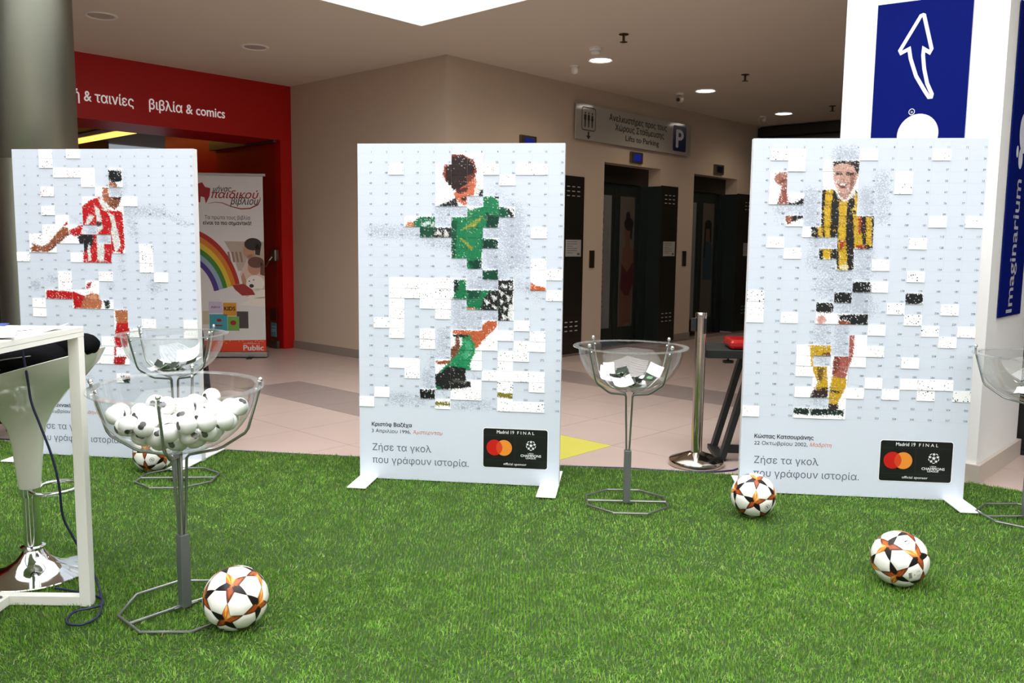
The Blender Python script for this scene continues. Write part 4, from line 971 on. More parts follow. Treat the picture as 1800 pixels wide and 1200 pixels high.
# ================================================================== TURF
def make_turf():
    rng = np.random.default_rng(5)
    back = [(-6.0, 5.93), (-2.0, 5.45), (1.34, 4.995), (2.70, 4.87), (2.95, 4.66), (4.6, 4.25)]
    base = MB(); pts = [(-6.0, .6)] + [(4.6, .6)] + back[::-1]
    base.prism(pts, 0.001, 0.008, lambda a, b, d: Vector((a, b, d)))
    mat_o = build('turf_mat', base, mat('turf_backing', (40, 64, 16), .9)); mat_o['kind'] = 'structure'
    # blades
    n = 900000
    x = rng.uniform(-6, 4.6, n); y = rng.uniform(.6, 5.95, n)
    xb = np.array([p[0] for p in back]); yb = np.array([p[1] for p in back])
    ok = y < np.interp(x, xb, yb) - .004
    x, y = x[ok], y[ok]
    inview = (np.abs(x) < .66 * y + .12) & (y > 1.75)
    # more blades where they show large
    wide = (np.abs(x) < .66 * y + 1.1) & (y > 1.2)
    prob = np.where(inview, 1.0, np.where(wide, .62, .2))
    keep = rng.random(len(x)) < prob
    x, y = x[keep], y[keep]
    near = (np.abs(x) < .66 * y + .1) & (y > 1.75) & (y < 3.4)
    xx = x[near] + rng.normal(0, .006, near.sum()); yy = y[near] + rng.normal(0, .006, near.sum())
    x = np.concatenate([x, xx]); y = np.concatenate([y, yy])
    # gather the blades into tufts
    ti, tj = np.floor(x / .013), np.floor(y / .013)
    hsh = lambda a, b, k: np.modf(np.abs(np.sin(a * 12.9898 + b * 78.233 + k * 37.7) * 43758.5453))[0]
    cx, cyy = (ti + .15 + .7 * hsh(ti, tj, 1)) * .013, (tj + .15 + .7 * hsh(ti, tj, 2)) * .013
    x = cx + (x - cx) * .55; y = cyy + (y - cyy) * .55
    tint = .78 + .44 * hsh(ti, tj, 3)
    n = len(x)
    # pile direction varies slowly
    def field(a, b, k): return np.sin(a * 1.7 * k + 1.3 + 1.1 * np.sin(b * 1.3 * k)) + np.sin(b * 2.1 * k + .5 + 1.4 * np.sin(a * .9 * k)) + .7 * np.sin((a + b) * 4.3 * k)
    ang = field(x, y, 1.0) * .6 + field(y, x, 13.0) * 1.1 + rng.normal(0, 1.1, n)
    lean = np.clip(.62 + .14 * field(y, x, 1.7) + .22 * field(x, y, 17.0) + rng.normal(0, .42, n), .02, 1.45)
    L = rng.uniform(.013, .025, n); wd = rng.uniform(.0016, .0027, n) * (0.75 + .10 * y)
    dx, dy = np.cos(ang), np.sin(ang)
    h1 = L * .55 * np.cos(lean * .45); r1 = L * .55 * np.sin(lean * .45)
    h2 = h1 + L * .45 * np.cos(lean * 1.35); r2 = r1 + L * .45 * np.sin(lean * 1.35)
    fa = rng.uniform(0, math.pi, n); sx, sy = np.cos(fa) * wd / 2, np.sin(fa) * wd / 2
    V = np.zeros((n, 5, 3), np.float32); z0 = .006
    V[:, 0] = np.stack([x - sx, y - sy, np.full(n, z0)], 1); V[:, 1] = np.stack([x + sx, y + sy, np.full(n, z0)], 1)
    V[:, 2] = np.stack([x + dx * r1 + sx * .8, y + dy * r1 + sy * .8, z0 + h1], 1); V[:, 3] = np.stack([x + dx * r1 - sx * .8, y + dy * r1 - sy * .8, z0 + h1], 1)
    V[:, 4] = np.stack([x + dx * r2, y + dy * r2, z0 + h2], 1)
    me = bpy.data.meshes.new('turf_blades')
    me.vertices.add(n * 5); me.vertices.foreach_set('co', V.ravel())
    b = np.arange(n)[:, None] * 5
    quads = (b + [0, 1, 2, 3]); tris = (b + [3, 2, 4])
    loops = np.concatenate([quads, tris], 1).ravel().astype(np.int32)
    me.loops.add(n * 7); me.loops.foreach_set('vertex_index', loops)
    st = (np.arange(n)[:, None] * 7 + [0, 4]).ravel().astype(np.int32)
    me.polygons.add(n * 2); me.polygons.foreach_set('loop_start', st)
    me.update(calc_edges=True)
    t = rng.random(n)
    cols = np.array([lin(c)[:3] for c in ((112, 158, 58), (134, 178, 76), (86, 138, 40), (166, 192, 108), (178, 172, 118))])
    idx = np.searchsorted([.36, .66, .86, .965], t)
    c = cols[idx] * rng.normal(1, .12, (n, 1)) * tint[:, None]
    rgb = np.ones((n, 5, 4), np.float32); rgb[:, :, :3] = np.clip(c, 0, 1)[:, None, :]
    ca = me.color_attributes.new('Col', 'FLOAT_COLOR', 'POINT'); ca.data.foreach_set('color', rgb.ravel())
    m = bpy.data.materials.new('turf_blade'); m.use_nodes = True; nt = m.node_tree; nt.nodes.clear()
    out = nt.nodes.new('ShaderNodeOutputMaterial'); a = nt.nodes.new('ShaderNodeAttribute'); a.attribute_name = 'Col'
    d = nt.nodes.new('ShaderNodeBsdfDiffuse'); tr = nt.nodes.new('ShaderNodeBsdfTranslucent'); mx = nt.nodes.new('ShaderNodeMixShader'); mx.inputs[0].default_value = .30
    nt.links.new(a.outputs['Color'], d.inputs[0]); nt.links.new(a.outputs['Color'], tr.inputs[0])
    nt.links.new(d.outputs[0], mx.inputs[1]); nt.links.new(tr.outputs[0], mx.inputs[2]); nt.links.new(mx.outputs[0], out.inputs[0])
    o = link('artificial_turf', me, m)
    o['kind'] = 'stuff'; o['label'] = 'short bright green artificial turf covering the exhibition floor'; o['category'] = 'turf'
make_turf()

# ================================================================== FOOTBALLS
PHI = (1 + 5 ** .5) / 2
ICO = [Vector(v).normalized() for v in [(-1, PHI, 0), (1, PHI, 0), (-1, -PHI, 0), (1, -PHI, 0), (0, -1, PHI), (0, 1, PHI), (0, -1, -PHI), (0, 1, -PHI), (PHI, 0, -1), (PHI, 0, 1), (-PHI, 0, -1), (-PHI, 0, 1)]]
def neighbours(i): return [j for j in range(12) if j != i and ICO[i].dot(ICO[j]) > .4]
def slerp(a, b, t):
    w = a.angle(b); return (a * math.sin((1 - t) * w) + b * math.sin(t * w)) / math.sin(w)
BR = .11
def patch(bound, centre, radius, rings=4, puff=0.0, edge=.0):
    """spherical patch inside a closed outline of unit vectors"""
    V = [centre * (radius + puff)]; n = len(bound); Fc = []
    for r in range(1, rings + 1):
        t = r / rings
        for b in bound:
            V.append(slerp(centre, b, t).normalized() * (radius + puff * (1 - t ** 6) - (edge if r == rings else 0)))
    for k in range(n): Fc.append((0, 1 + k, 1 + (k + 1) % n))
    for r in range(rings - 1):
        for k in range(n): Fc.append((1 + r * n + k, 1 + (r + 1) * n + k, 1 + (r + 1) * n + (k + 1) % n, 1 + r * n + (k + 1) % n))
    return V, Fc
def star_outline(i):
    c = ICO[i]; nb = neighbours(i)
    e1 = (ICO[nb[0]] - c * c.dot(ICO[nb[0]])).normalized(); e2 = c.cross(e1)
    nb.sort(key=lambda j: math.atan2(ICO[j].dot(e2), ICO[j].dot(e1)))
    tips = [(c + ICO[j]).normalized() for j in nb]
    tips = [slerp(c, q, .97) for q in tips]
    inner = [slerp(c, (c + ICO[nb[k]] + ICO[nb[(k + 1) % 5]]).normalized(), .33) for k in range(5)]
    return tips, inner
def seg(a, b, n, bulge=0.0, c=None):
    out = []
    for k in range(n):
        t = k / n; p = slerp(a, b, t)
        if bulge and c is not None: p = (p + (c - p) * bulge * math.sin(math.pi * t)).normalized()
        out.append(p)
    return out
STAR_ME = []; WHITE_ME = []
M_BALLW = mat('ball_white', (242, 238, 230), .32, coat=.3)
M_STAR = mat_attr('ball_star_print', .35)
rs = np.random.default_rng(3)
for i in range(12):
    tips, inner = star_outline(i); bound = []
    owner = []
    for k in range(5):
        a = seg(tips[k], inner[k], 4, -.06, ICO[i]); b = seg(inner[k], tips[(k + 1) % 5], 4, -.06, ICO[i])
        bound += a + b; owner += [k] * 4 + [(k + 1) % 5] * 4
    V, Fc = patch(bound, ICO[i], BR, 5)
    me = bpy.data.meshes.new('star_panel'); me.from_pydata([tuple(v) for v in V], [], Fc); me.update()
    bm = bmesh.new(); bm.from_mesh(me); bmesh.ops.recalc_face_normals(bm, faces=bm.faces); bm.to_mesh(me); bm.free()
    pal = [lin((216, 128, 48))[:3], lin((24, 20, 20))[:3], lin((142, 66, 30))[:3], lin((30, 22, 20))[:3], lin((150, 76, 36))[:3]]
    n = len(bound); cols = np.ones((len(V), 4), np.float32)
    cols[0, :3] = pal[0]
    for r in range(5):
        for q in range(n):
            o_ = owner[q]; c = np.array(pal[o_])
            if o_ in (2, 4) and (q % 2 == 0): c = c * 1.7 if r < 3 else c * .5
            if o_ == 0 and r >= 1: c = np.array(lin((238, 178, 92))[:3]) if q % 4 < 2 else np.array(lin((206, 110, 40))[:3])
            if r == 4 and o_ != 0: c = c * .4
            cols[1 + r * n + q, :3] = np.clip(c * rs.uniform(.75, 1.25), 0, 1)
    ca = me.color_attributes.new('Col', 'FLOAT_COLOR', 'POINT'); ca.data.foreach_set('color', cols.ravel())
    me.materials.append(M_STAR); STAR_ME.append(me)
    for p in me.polygons: p.use_smooth = True
TRI = []
for i in range(12):
    for j in range(i + 1, 12):
        for k in range(j + 1, 12):
            if ICO[i].dot(ICO[j]) > .4 and ICO[j].dot(ICO[k]) > .4 and ICO[i].dot(ICO[k]) > .4: TRI.append((i, j, k))
for (i, j, k) in TRI:
    c = (ICO[i] + ICO[j] + ICO[k]).normalized()
    loop = []
    order = [(i, j, k), (j, k, i), (k, i, j)]
    for a, b, d in order:
        inn = slerp(ICO[a], c, .33)
        m1 = (ICO[a] + ICO[b]).normalized()
        loop += [('i', inn, a), ('m', m1, (a, b))]
    pts = []
    for q in range(6):
        A_ = loop[q][1]; B_ = loop[(q + 1) % 6][1]
        s = loop[q][2] if loop[q][0] == 'i' else loop[(q + 1) % 6][2]
        pts += seg(A_, B_, 4, -.05, ICO[s])
    pts = [slerp(c, p, .975) for p in pts]
    V, Fc = patch(pts, c, BR + .0002, 4, .0014, .0010)
    me = bpy.data.meshes.new('white_panel'); me.from_pydata([tuple(v) for v in V], [], Fc); me.update()
    bm = bmesh.new(); bm.from_mesh(me); bmesh.ops.recalc_face_normals(bm, faces=bm.faces); bm.to_mesh(me); bm.free()
    for p in me.polygons: p.use_smooth = True
    me.materials.append(M_BALLW); WHITE_ME.append((me, c))
SEAM_ME = MB().sphere((0, 0, 0), BR - .0012, 32, 20).mesh('bladder'); SEAM_ME.materials.append(mat('ball_seam', (120, 110, 100), .6))
for p in SEAM_ME.polygons: p.use_smooth = True
def emblem_mesh(c, kind):
    e = Vector((0, 0, 1)); e = (e - c * c.dot(e)).normalized(); g = e.cross(c)
    def put(a, b, d): return (c + g * (a / BR) + e * (b / BR)).normalized() * (BR + .0022)
    mb = MB()
    if kind == 'barcode':
        for k in range(9): ribbon(mb, [(-.012 + k * .003, .012), (-.012 + k * .003, .024)], .0016, put)
        for k in range(4): ribbon(mb, [(-.014, -.010 - k * .004), (.014, -.010 - k * .004)], .0009, put)
        disc(mb, 0, .002, .002, .002, put, 12)
    else:
        ring = [(.012 * math.cos(a), .012 * math.sin(a)) for a in np.linspace(0, 2 * math.pi, 24, endpoint=False)]
        ribbon(mb, ring, .0018, put, closed=True)
        poly(mb, [(-.002, .006), (.004, .006), (.003, 0), (.0, -.007), (-.004, -.005), (-.001, 0)], put)
    return mb
def football(x, y, star_dir, up_tip, label, marks=()):
    """star_dir: where star 0 looks (world); up_tip: where its first tip points"""
    t = thing('football', label, 'football', (x, y, 0.008 + BR), 0, 'star pattern match balls')
    c0 = ICO[0]; tips, _ = star_outline(0); t0 = (tips[0] - c0 * c0.dot(tips[0])).normalized()
    A_ = Matrix((c0, t0, c0.cross(t0))).transposed()
    d = Vector(star_dir).normalized(); u = Vector(up_tip); u = (u - d * d.dot(u)).normalized()
    B_ = Matrix((d, u, d.cross(u))).transposed()
    Rm = (B_ @ A_.inverted())
    t.rotation_mode = 'QUATERNION'; t.rotation_quaternion = Rm.to_quaternion()
    link('bladder', SEAM_ME, None, t)
    for me in STAR_ME: link('star_panel', me, None, t)
    best = {}
    for me, c in WHITE_ME: link('white_panel', me, None, t)
    for kind, dr in marks:
        c = max((cc for _, cc in WHITE_ME), key=lambda q: (Rm @ q).dot(Vector(dr).normalized()))
        build('printed_mark', emblem_mesh(c, kind), M_BLACKP, t)
    return t
# local view directions: -y towards the camera, x right, z up
football(-.958, 2.872, (-.02, -.9, -.30), (.15, 0, 1), 'football with star pattern beside the foot of the front bowl stand', [('barcode', (-.1, -.5, -.75))])
football(1.578, 3.333, (.22, -.75, .34), (-.9, 0, .5), 'football with star pattern alone on the open turf at right', [('barcode', (.4, -.8, -.1)), ('ring', (-.6, -.4, .6))])
football(1.228, 4.194, (-.20, -.9, -.02), (.1, 0, 1), 'football with star pattern before the left corner of the yellow and black player board', [('ring', (.2, -.85, -.35))])
football(-2.106, 4.912, (.0, -.80, .36), (-.5, 0, .8), 'football with star pattern against the red striped player board', [('ring', (.25, -.9, -.1))])

# ================================================================== BOWL STANDS
M_ACRYL = mat_glass('acrylic', (.955, .965, .955), .10, .70)
M_RIM = mat_glass('acrylic_edge', (.92, .93, .92), .14, .6, .06, (225, 227, 224), .10)
M_WIRE = mat('stand_wire', (150, 152, 150), .30, .85)
M_POST = mat('stand_post', (112, 116, 114), .42, .5)
def bowl_profile(r0=.270, depth=.233, rim=.845, n=16):
    return [(max(.0005, r0 * math.cos(a) ** .9), rim - depth * math.sin(a)) for a in np.linspace(math.pi / 2, 0, n)]
BOWL_P = bowl_profile()
def bowl_stand(x, y, rz, brz, tilt, label):
    t = thing('bowl_stand', label, 'stand', (x, y, 0), rz)
    if tilt: t.rotation_euler = (tilt[0], tilt[1], rz)
    # clear bowl with flat lip
    mb = MB(); mb.lathe(BOWL_P + [(.2705, .847)], 56)
    bo = build('bowl', mb, M_ACRYL, t, smooth='all')
    mb = MB(); mb.lathe([(.268, .843), (.297, .843), (.297, .848), (.268, .848), (.268, .843)], 56); build('rim', mb, M_RIM, bo, smooth=True)
    # four bent wires with knobs
    for k in range(4):
        a = math.radians(45 + 90 * k) + brz; c, s = math.cos(a), math.sin(a)
        pr = [(.010, .27), (.011, .30), (.024, .585), (.034, .597), (.13, .614), (.150, .622), (.228, .672), (.240, .690), (.283, .835), (.286, .862)]
        w = build('wire', MB().tube([(r * c, r * s, z) for r, z in pr], .0052, 8), M_WIRE, t, smooth=True)
        build('knob', MB().sphere((.286 * c, .286 * s, .868), .0095, 12, 8), M_CHROME, w, smooth=True)
        build('knob', MB().sphere((.272 * c, .272 * s, .832), .007, 10, 6), M_CHROME, w, smooth=True)
    po = build('post', MB().box(-.018, .018, -.018, .018, .02, .30), M_POST, t, bevel=.003)
    build('weld_plate', MB().box(-.045, .045, -.012, .012, .016, .028), M_STEEL, t)
    R_ = .225
    oc = [(R_ * math.cos(math.radians(22.5 + 45 * k)), R_ * math.sin(math.radians(22.5 + 45 * k)), .026) for k in range(8)]
    build('base_ring', MB().tube(oc, .0055, 8, closed=True), M_WIRE, t, smooth=True)
    xe = R_ * math.cos(math.radians(22.5))
    build('base_bar', MB().tube([(-xe, 0, .026), (xe, 0, .026)], .0055, 8), M_WIRE, t, smooth=True)
    return t
S1 = bowl_stand(-1.195, 3.02, math.radians(48), math.radians(7), (math.radians(1.8), math.radians(-1.2)), 'front wire stand with a clear bowl full of white balls')
S2 = bowl_stand(-1.885, 4.72, math.radians(4), math.radians(12), None, 'wire stand with a clear bowl of papers before the red striped board')
S3 = bowl_stand(.613, 4.375, math.radians(-2), math.radians(-6), None, 'wire stand with a clear bowl of dark cards right of the centre board')
S4 = bowl_stand(2.615, 4.20, math.radians(2), math.radians(2), None, 'wire stand with a clear bowl cut off by the right edge')
bpy.context.view_layer.update()

# white balls piled in the front bowl
BALL_R = .0335; NB = 62
def pile(n, r, seed):
    rng = np.random.default_rng(seed)
    R0_, dep, rim = .262, .225, .845
    P = np.stack([rng.uniform(-.15, .15, n), rng.uniform(-.15, .15, n), rng.uniform(.70, 1.1, n)], 1)
    for it in range(900):
        P[:, 2] -= .0016 if it < 700 else .0005
        if it < 620: P[:, :2] += rng.normal(0, .0035, (n, 2)); P[:, :2] *= 1.0015
        for _ in range(3):
            d = P[:, None] - P[None]; L = np.linalg.norm(d, axis=2) + np.eye(n); ov = np.clip(2 * r - L, 0, None) * (1 - np.eye(n))
            P += (d / L[..., None] * ov[..., None]).sum(1) * .32
            # keep inside the ellipsoidal bowl
            q = np.stack([P[:, 0] / (R0_ - r), P[:, 1] / (R0_ - r), np.minimum(P[:, 2] - rim, 0) / (dep - r)], 1)
            m = np.linalg.norm(q, axis=1); out = m > 1
            sc = np.where(out, 1 / np.maximum(m, 1e-6), 1.0)
            P[:, 0] *= sc; P[:, 1] *= sc; P[:, 2] = np.where(P[:, 2] < rim, rim + (P[:, 2] - rim) * sc, P[:, 2])
    return P
PP = pile(NB, BALL_R, 4)
BALL_ME = MB().sphere((0, 0, 0), BALL_R, 24, 16).mesh('ball_shell'); BALL_ME.materials.append(mat('ball_plastic', (244, 243, 240), .45))
for p in BALL_ME.polygons: p.use_smooth = True
mbE = MB()
def put_e(a, b, d):
    c = Vector((a / BALL_R, -1, b / BALL_R)).normalized(); return c * (BALL_R + .0004)
dome_disc(mbE, -.0062, 0, .0105, .0105, put_e, 20); EMB1 = mbE.mesh('emblem'); EMB1.materials.append(mat('emblem_dark', (40, 40, 42), .5))
mbE = MB(); put_f = lambda a, b, d: put_e(a, b, d) * 1.004
ribbon(mbE, [(.0062 + .0098 * math.cos(a), .0098 * math.sin(a)) for a in np.linspace(0, 2 * math.pi, 20, endpoint=False)], .002, put_f, closed=True)
dome_disc(mbE, .0068, 0, .0080, .0090, put_f, 18); EMB2 = mbE.mesh('emblem'); EMB2.materials.append(mat('emblem_mid', (88, 86, 86), .5))
rb = np.random.default_rng(9)
for k in range(NB):
    p = S1.matrix_world @ Vector(PP[k])
    t = thing('draw_ball', 'white plastic draw ball piled in the front clear bowl', 'ball', p, 0, 'white balls in the front bowl')
    t.rotation_euler = (rb.normal(0, .9), rb.normal(0, .9), rb.normal(0, 1.0)) if k % 4 else (rb.normal(0, .2), rb.normal(0, .5), rb.normal(-.3, .4))
    link('shell', BALL_ME, None, t)
    e = link('emblem', EMB1, None, t); link('emblem', EMB2, None, t)

# paper slips and cards lying in the other bowls
def slip(stand, px, py, pz, w, h, rot, m, label, group, badge=None):
    t = thing('paper_slip', label, 'paper', stand.matrix_world @ Vector((px, py, pz)), 0, group)
    t.rotation_euler = rot
    nx = 6; V = []; Fc = []
    for i in range(nx + 1):
        a = i / nx - .5
        for j in (-.5, .5): V.append((a * w, j * h, .018 * w / .1 * (a * 2) ** 2))
    for i in range(nx): Fc.append((2 * i, 2 * i + 2, 2 * i + 3, 2 * i + 1))
    me = bpy.data.meshes.new('sheet'); me.from_pydata(V, [], Fc); me.update()
    o = link('sheet', me, m, t)
    md = o.modifiers.new('thickness', 'SOLIDIFY'); md.thickness = .0006
    if badge:
        mb = MB(); disc(mb, 0, 0, .017, .017, lambda a, b, d: Vector((a, b, .0012)), 24); build('printed_disc', mb, badge, t)
M_SLIPW = mat('slip_white', (246, 246, 246), .5); M_SLIPD = mat('slip_dark', (22, 34, 24), .4); M_SLIPG = mat('slip_grey', (120, 112, 116), .5)
M_DISC = mat('slip_disc', (120, 160, 120), .5)
rp = np.random.default_rng(21)
def fill(stand, seed, nwhite, ndark, ngrey, what):
    rp = np.random.default_rng(seed)
    kinds = ['w'] * nwhite + ['d'] * ndark + ['g'] * ngrey
    for k, kd in enumerate(kinds):
        a = rp.uniform(0, 2 * math.pi); rr = rp.uniform(.0, .13)
        zb = .612 + .233 * (1 - math.sqrt(max(0, 1 - (min(rr + .055, .25) / .27) ** 2)))
        z = zb + .012 + .0016 * k
        rot = (rp.normal(0, .22) + .5 * rr / .13 * math.sin(a), rp.normal(0, .22) - .5 * rr / .13 * math.cos(a), rp.uniform(0, 6.28))
        m = {'w': M_SLIPW, 'd': M_SLIPD, 'g': M_SLIPG}[kd]
        lb = {'w': 'white paper slip lying in the clear bowl ' + what, 'd': 'dark printed card lying in the clear bowl ' + what, 'g': 'grey paper slip lying in the clear bowl ' + what}[kd]
        slip(stand, rr * math.cos(a), rr * math.sin(a), z, rp.uniform(.085, .12), rp.uniform(.055, .07), rot, m, lb, 'slips in the bowl ' + what, M_DISC if kd == 'd' else None)
fill(S2, 31, 10, 2, 2, 'before the red striped board')
fill(S3, 32, 8, 7, 3, 'right of the centre board')
fill(S4, 33, 5, 2, 1, 'at the right edge')
slip(S3, -.115, -.03, .735, .06, .06, (1.25, 0, .25), M_SLIPW, 'square white slip standing up at left in the bowl right of the centre board', 'slips in the bowl right of the centre board')
slip(S3, .125, -.04, .73, .075, .06, (1.2, .35, -.4), M_SLIPW, 'square white slip leaning at right in the bowl right of the centre board', 'slips in the bowl right of the centre board')
slip(S2, .10, -.02, .735, .15, .08, (.95, -.35, -.2), M_SLIPW, 'large white sheet leaning in the bowl before the red striped board', 'slips in the bowl before the red striped board')

# ================================================================== QUEUE POST
t = thing('queue_post', 'polished steel queue barrier post on a round weighted base', 'post', (1.165, 5.245, 0))
build('base', MB().lathe([(.0005, .004), (.168, .004), (.170, .010), (.170, .034), (.165, .040), (.05, .082), (.036, .086), (.0005, .086)], 48), mat('post_steel', (190, 182, 172), .12, 1.0), t, smooth=True)
build('shaft', MB().lathe([(.034, .084), (.034, .935), (.0005, .935)], 32), mat('post_steel', (190, 182, 172), .12, 1.0), t, smooth=True)
build('cap', MB().lathe([(.036, .935), (.036, .955), (.033, .960), (.0005, .962)], 32), mat('post_steel', (190, 182, 172), .12, 1.0), t, smooth=True)
hd = build('belt_head', MB().box(-.058, -.032, -.018, .018, .845, .925), M_BLACKP, t, bevel=.003)
build('belt_slot', MB().box(.012, .024, -.036, -.028, .83, .925), M_BLACKP, t)

# black trestle with a red case on it
t = thing('trestle_table', 'black metal trestle table half hidden behind the right board', 'table', (1.36, 5.42, 0), math.radians(-4))
M_BLK = mat('trestle_black', (26, 30, 29), .5)
build('top', MB().box(-.13, .52, -.10, .30, .665, .72), M_BLK, t, bevel=.006)
for yy in (-.06, .26):
    build('leg', MB().bar((.0, yy, .02), (.17, yy, .665), .035, .075, (0, 1, 0)), M_BLK, t)
    build('leg', MB().bar((.49, yy, .02), (.34, yy, .665), .035, .075, (0, 1, 0)), M_BLK, t)
build('cross_bar', MB().box(.03, .47, -.08, -.05, .055, .105), M_BLK, t)
build('foot_bar', MB().box(-.04, .02, -.08, .28, .002, .03), M_BLK, t)
build('foot_bar', MB().box(.47, .53, -.08, .28, .002, .03), M_BLK, t)
build('clamp_knob', MB().lathe([(.004, .665), (.006, .65), (.035, .645), (.035, .63), (.004, .628)], 14, Matrix.Translation((.02, -.03, 0))), M_BLACKP, t)
t = thing('red_case', 'glossy red case with small knobs on the black trestle', 'case', (1.60, 5.44, .7205), math.radians(-4))
build('body', MB().box(-.22, .25, -.13, .13, .002, .062), mat('case_red', (176, 16, 20), .25, coat=.5), t, bevel=.02)
for k, (a, b) in enumerate(((-.10, -.05), (-.07, 0.0), (-.02, -.05), (.02, .02))): build('knob', MB().lathe([(.012, .062), (.011, .078), (.0005, .08)], 14, Matrix.Translation((a, b, 0))), M_STEEL, t)

# cables
tag(build('floor_cable', MB().tube([(-4.3, 5.78, .006), (-2.9, 5.62, .006), (-2.0, 5.475, .006), (-.9, 5.30, .006), (.36, 5.15, .006), (.71, 5.125, .006), (1.05, 5.055, .006), (1.22, 5.05, .006), (1.36, 5.10, .006), (1.46, 5.20, .006), (1.7, 5.28, .006)], .005, 6), mat('cable_blue', (30, 36, 84), .5), None, smooth=True), 'thin dark blue cable lying along the back edge of the turf', 'cable')
def spline(pts, n=6):
    out = []; P = [Vector(p) for p in pts]
    for i in range(len(P) - 1):
        p0, p1, p2, p3 = P[max(i - 1, 0)], P[i], P[i + 1], P[min(i + 2, len(P) - 1)]
        for k in range(n):
            s = k / n
            out.append(.5 * ((2 * p1) + (p2 - p0) * s + (2 * p0 - 5 * p1 + 4 * p2 - p3) * s * s + (3 * p1 - p0 - 3 * p2 + p3) * s ** 3))
    out.append(P[-1]); return out

# ================================================================== WHITE TABLE, PAPERS, STOOL
TX, TY = -1.546, 3.062
t = thing('bar_table', 'high white square-tube bar table cut off by the left edge', 'table', (TX, TY, 0))
M_TBL = mat('table_white', (236, 234, 226), .4)
build('table_top', MB().box(-.64, 0, -1.24, 0, 1.030, 1.050), M_TBL, t, bevel=.002)
build('apron', MB().box(-.64, 0, -.04, 0, 1.014, 1.0295).box(-.64, 0, -1.24, -1.20, 1.014, 1.0295).box(-.04, 0, -1.20, -.04, 1.014, 1.0295).box(-.64, -.60, -1.20, -.04, 1.014, 1.0295), M_TBL, t)
for a in (-.64, -.04):
    for b in (-1.24, -.04): build('leg', MB().box(a, a + .04, b, b + .04, .012, 1.0135), M_TBL, t, bevel=.002)
build('floor_rail', MB().box(-.60, -.04, -.038, -.002, .014, .050), M_TBL, t, bevel=.002)
build('floor_rail', MB().box(-.60, -.04, -1.238, -1.202, .014, .050), M_TBL, t, bevel=.002)
build('middle_rail', MB().box(-.34, -.30, -1.202, -.038, .014, .050), M_TBL, t, bevel=.002)
for b in (-.05,): build('bolt', MB().lathe([(.0005, .056), (.007, .056), (.008, .0502)], 10, Matrix.Translation((-.32, b - .01, 0))), M_STEEL, t)
M_SHEET = mat('sheet_white', (248, 248, 250), .6)
def sheet(x, y, z, w, h, rz, label, lift=0.0, m=None, nm='paper_sheet', cat='paper', th=.0012, fold=0.0):
    n = 8; V = []; Fc = []
    for i in range(n + 1):
        for j in range(n + 1):
            a, b = i / n - .5, j / n - .5
            zz = lift * max(0, a + b - .3) ** 2 * 2 + fold * math.exp(-((a - .1) ** 2 + (b - .42) ** 2) / .006)
            V.append((a * w, b * h, zz))
    for i in range(n):
        for j in range(n): Fc.append((i * (n + 1) + j, (i + 1) * (n + 1) + j, (i + 1) * (n + 1) + j + 1, i * (n + 1) + j + 1))
    me = bpy.data.meshes.new(nm); me.from_pydata(V, [], Fc); me.update()
    o = link(nm, me, m or M_SHEET, None, loc=(x, y, z), rotz=rz, smooth='all')
    md = o.modifiers.new('thickness', 'SOLIDIFY'); md.thickness = th; md.offset = 1
    return tag(o, label, cat)
sheet(-1.94, 2.95, 1.0505, .30, .21, .35, 'blue folder under the papers on the white bar table', m=mat('folder_blue', (36, 66, 150), .4), nm='folder', cat='folder', th=.004)
sheet(-1.80, 2.86, 1.0550, .21, .297, 1.2, 'large white sheet with a raised crease on the bar table', 0, fold=.022)
sheet(-1.70, 2.70, 1.0572, .21, .297, .5, 'white sheet overlapping the others at the bar table edge', .01)
sheet(-1.635, 2.86, 1.0510, .15, .21, -.2, 'small white leaflet overhanging the right edge of the bar table', .02)
sheet(-1.83, 2.58, 1.0590, .21, .297, -.25, 'white sheet nearest the viewer on the bar table', .012)

# bar stool
SX, SY = -1.925, 3.33
t = thing('bar_stool', 'white scoop bar stool on a chrome column behind the bar table', 'stool', (SX, SY, 0))
M_SHELL = mat('stool_shell', (222, 222, 208), .18, coat=.4)
levels = [(.040, .372), (.046, .43), (.052, .50), (.058, .56), (.070, .62), (.100, .68), (.150, .735), (.215, .775), (.260, .815), (.282, .85)]
V = []; Fc = []; n = 48
def stool_pt(r, z, a):
    k = max(0, (z - .56) / (.85 - .56)) ** 1.2
    return (r * math.cos(a) * (1 + .06 * k), r * math.sin(a), z + .30 * r * math.cos(a) * k)
for r, z in levels: V += [stool_pt(r, z, 2 * math.pi * i / n) for i in range(n)]
inner = [(.274, .852), (.25, .825), (.19, .795), (.12, .775), (.02, .770)]
for r, z in inner: V += [stool_pt(r, z, 2 * math.pi * i / n) for i in range(n)]
m_ = len(levels) + len(inner)
for j in range(m_ - 1):
    for i in range(n): Fc.append((j * n + i, j * n + (i + 1) % n, (j + 1) * n + (i + 1) % n, (j + 1) * n + i))
Fc.append(tuple(range(n))[::-1]); Fc.append(tuple((m_ - 1) * n + i for i in range(n)))
me = bpy.data.meshes.new('seat_shell'); me.from_pydata(V, [], Fc); me.update()
link('seat_shell', me, M_SHELL, t, smooth=True)
build('collar', MB().lathe([(.0385, .338), (.040, .345), (.040, .371), (.0005, .372)], 32), M_CHROME, t, smooth=True)
build('column', MB().lathe([(.031, .10), (.031, .338)], 32), M_CHROME, t, smooth=True)
build('base', MB().lathe([(.0005, .012), (.198, .012), (.200, .018), (.198, .022), (.15, .034), (.10, .052), (.065, .078), (.045, .105), (.040, .118), (.046, .122), (.046, .130), (.033, .134)], 56), M_CHROME, t, smooth=True)
ring = [(.115 + .085 * math.cos(a), -.02 + .10 * math.sin(a), .378) for a in np.linspace(math.pi * .86, -math.pi * .86, 30)]
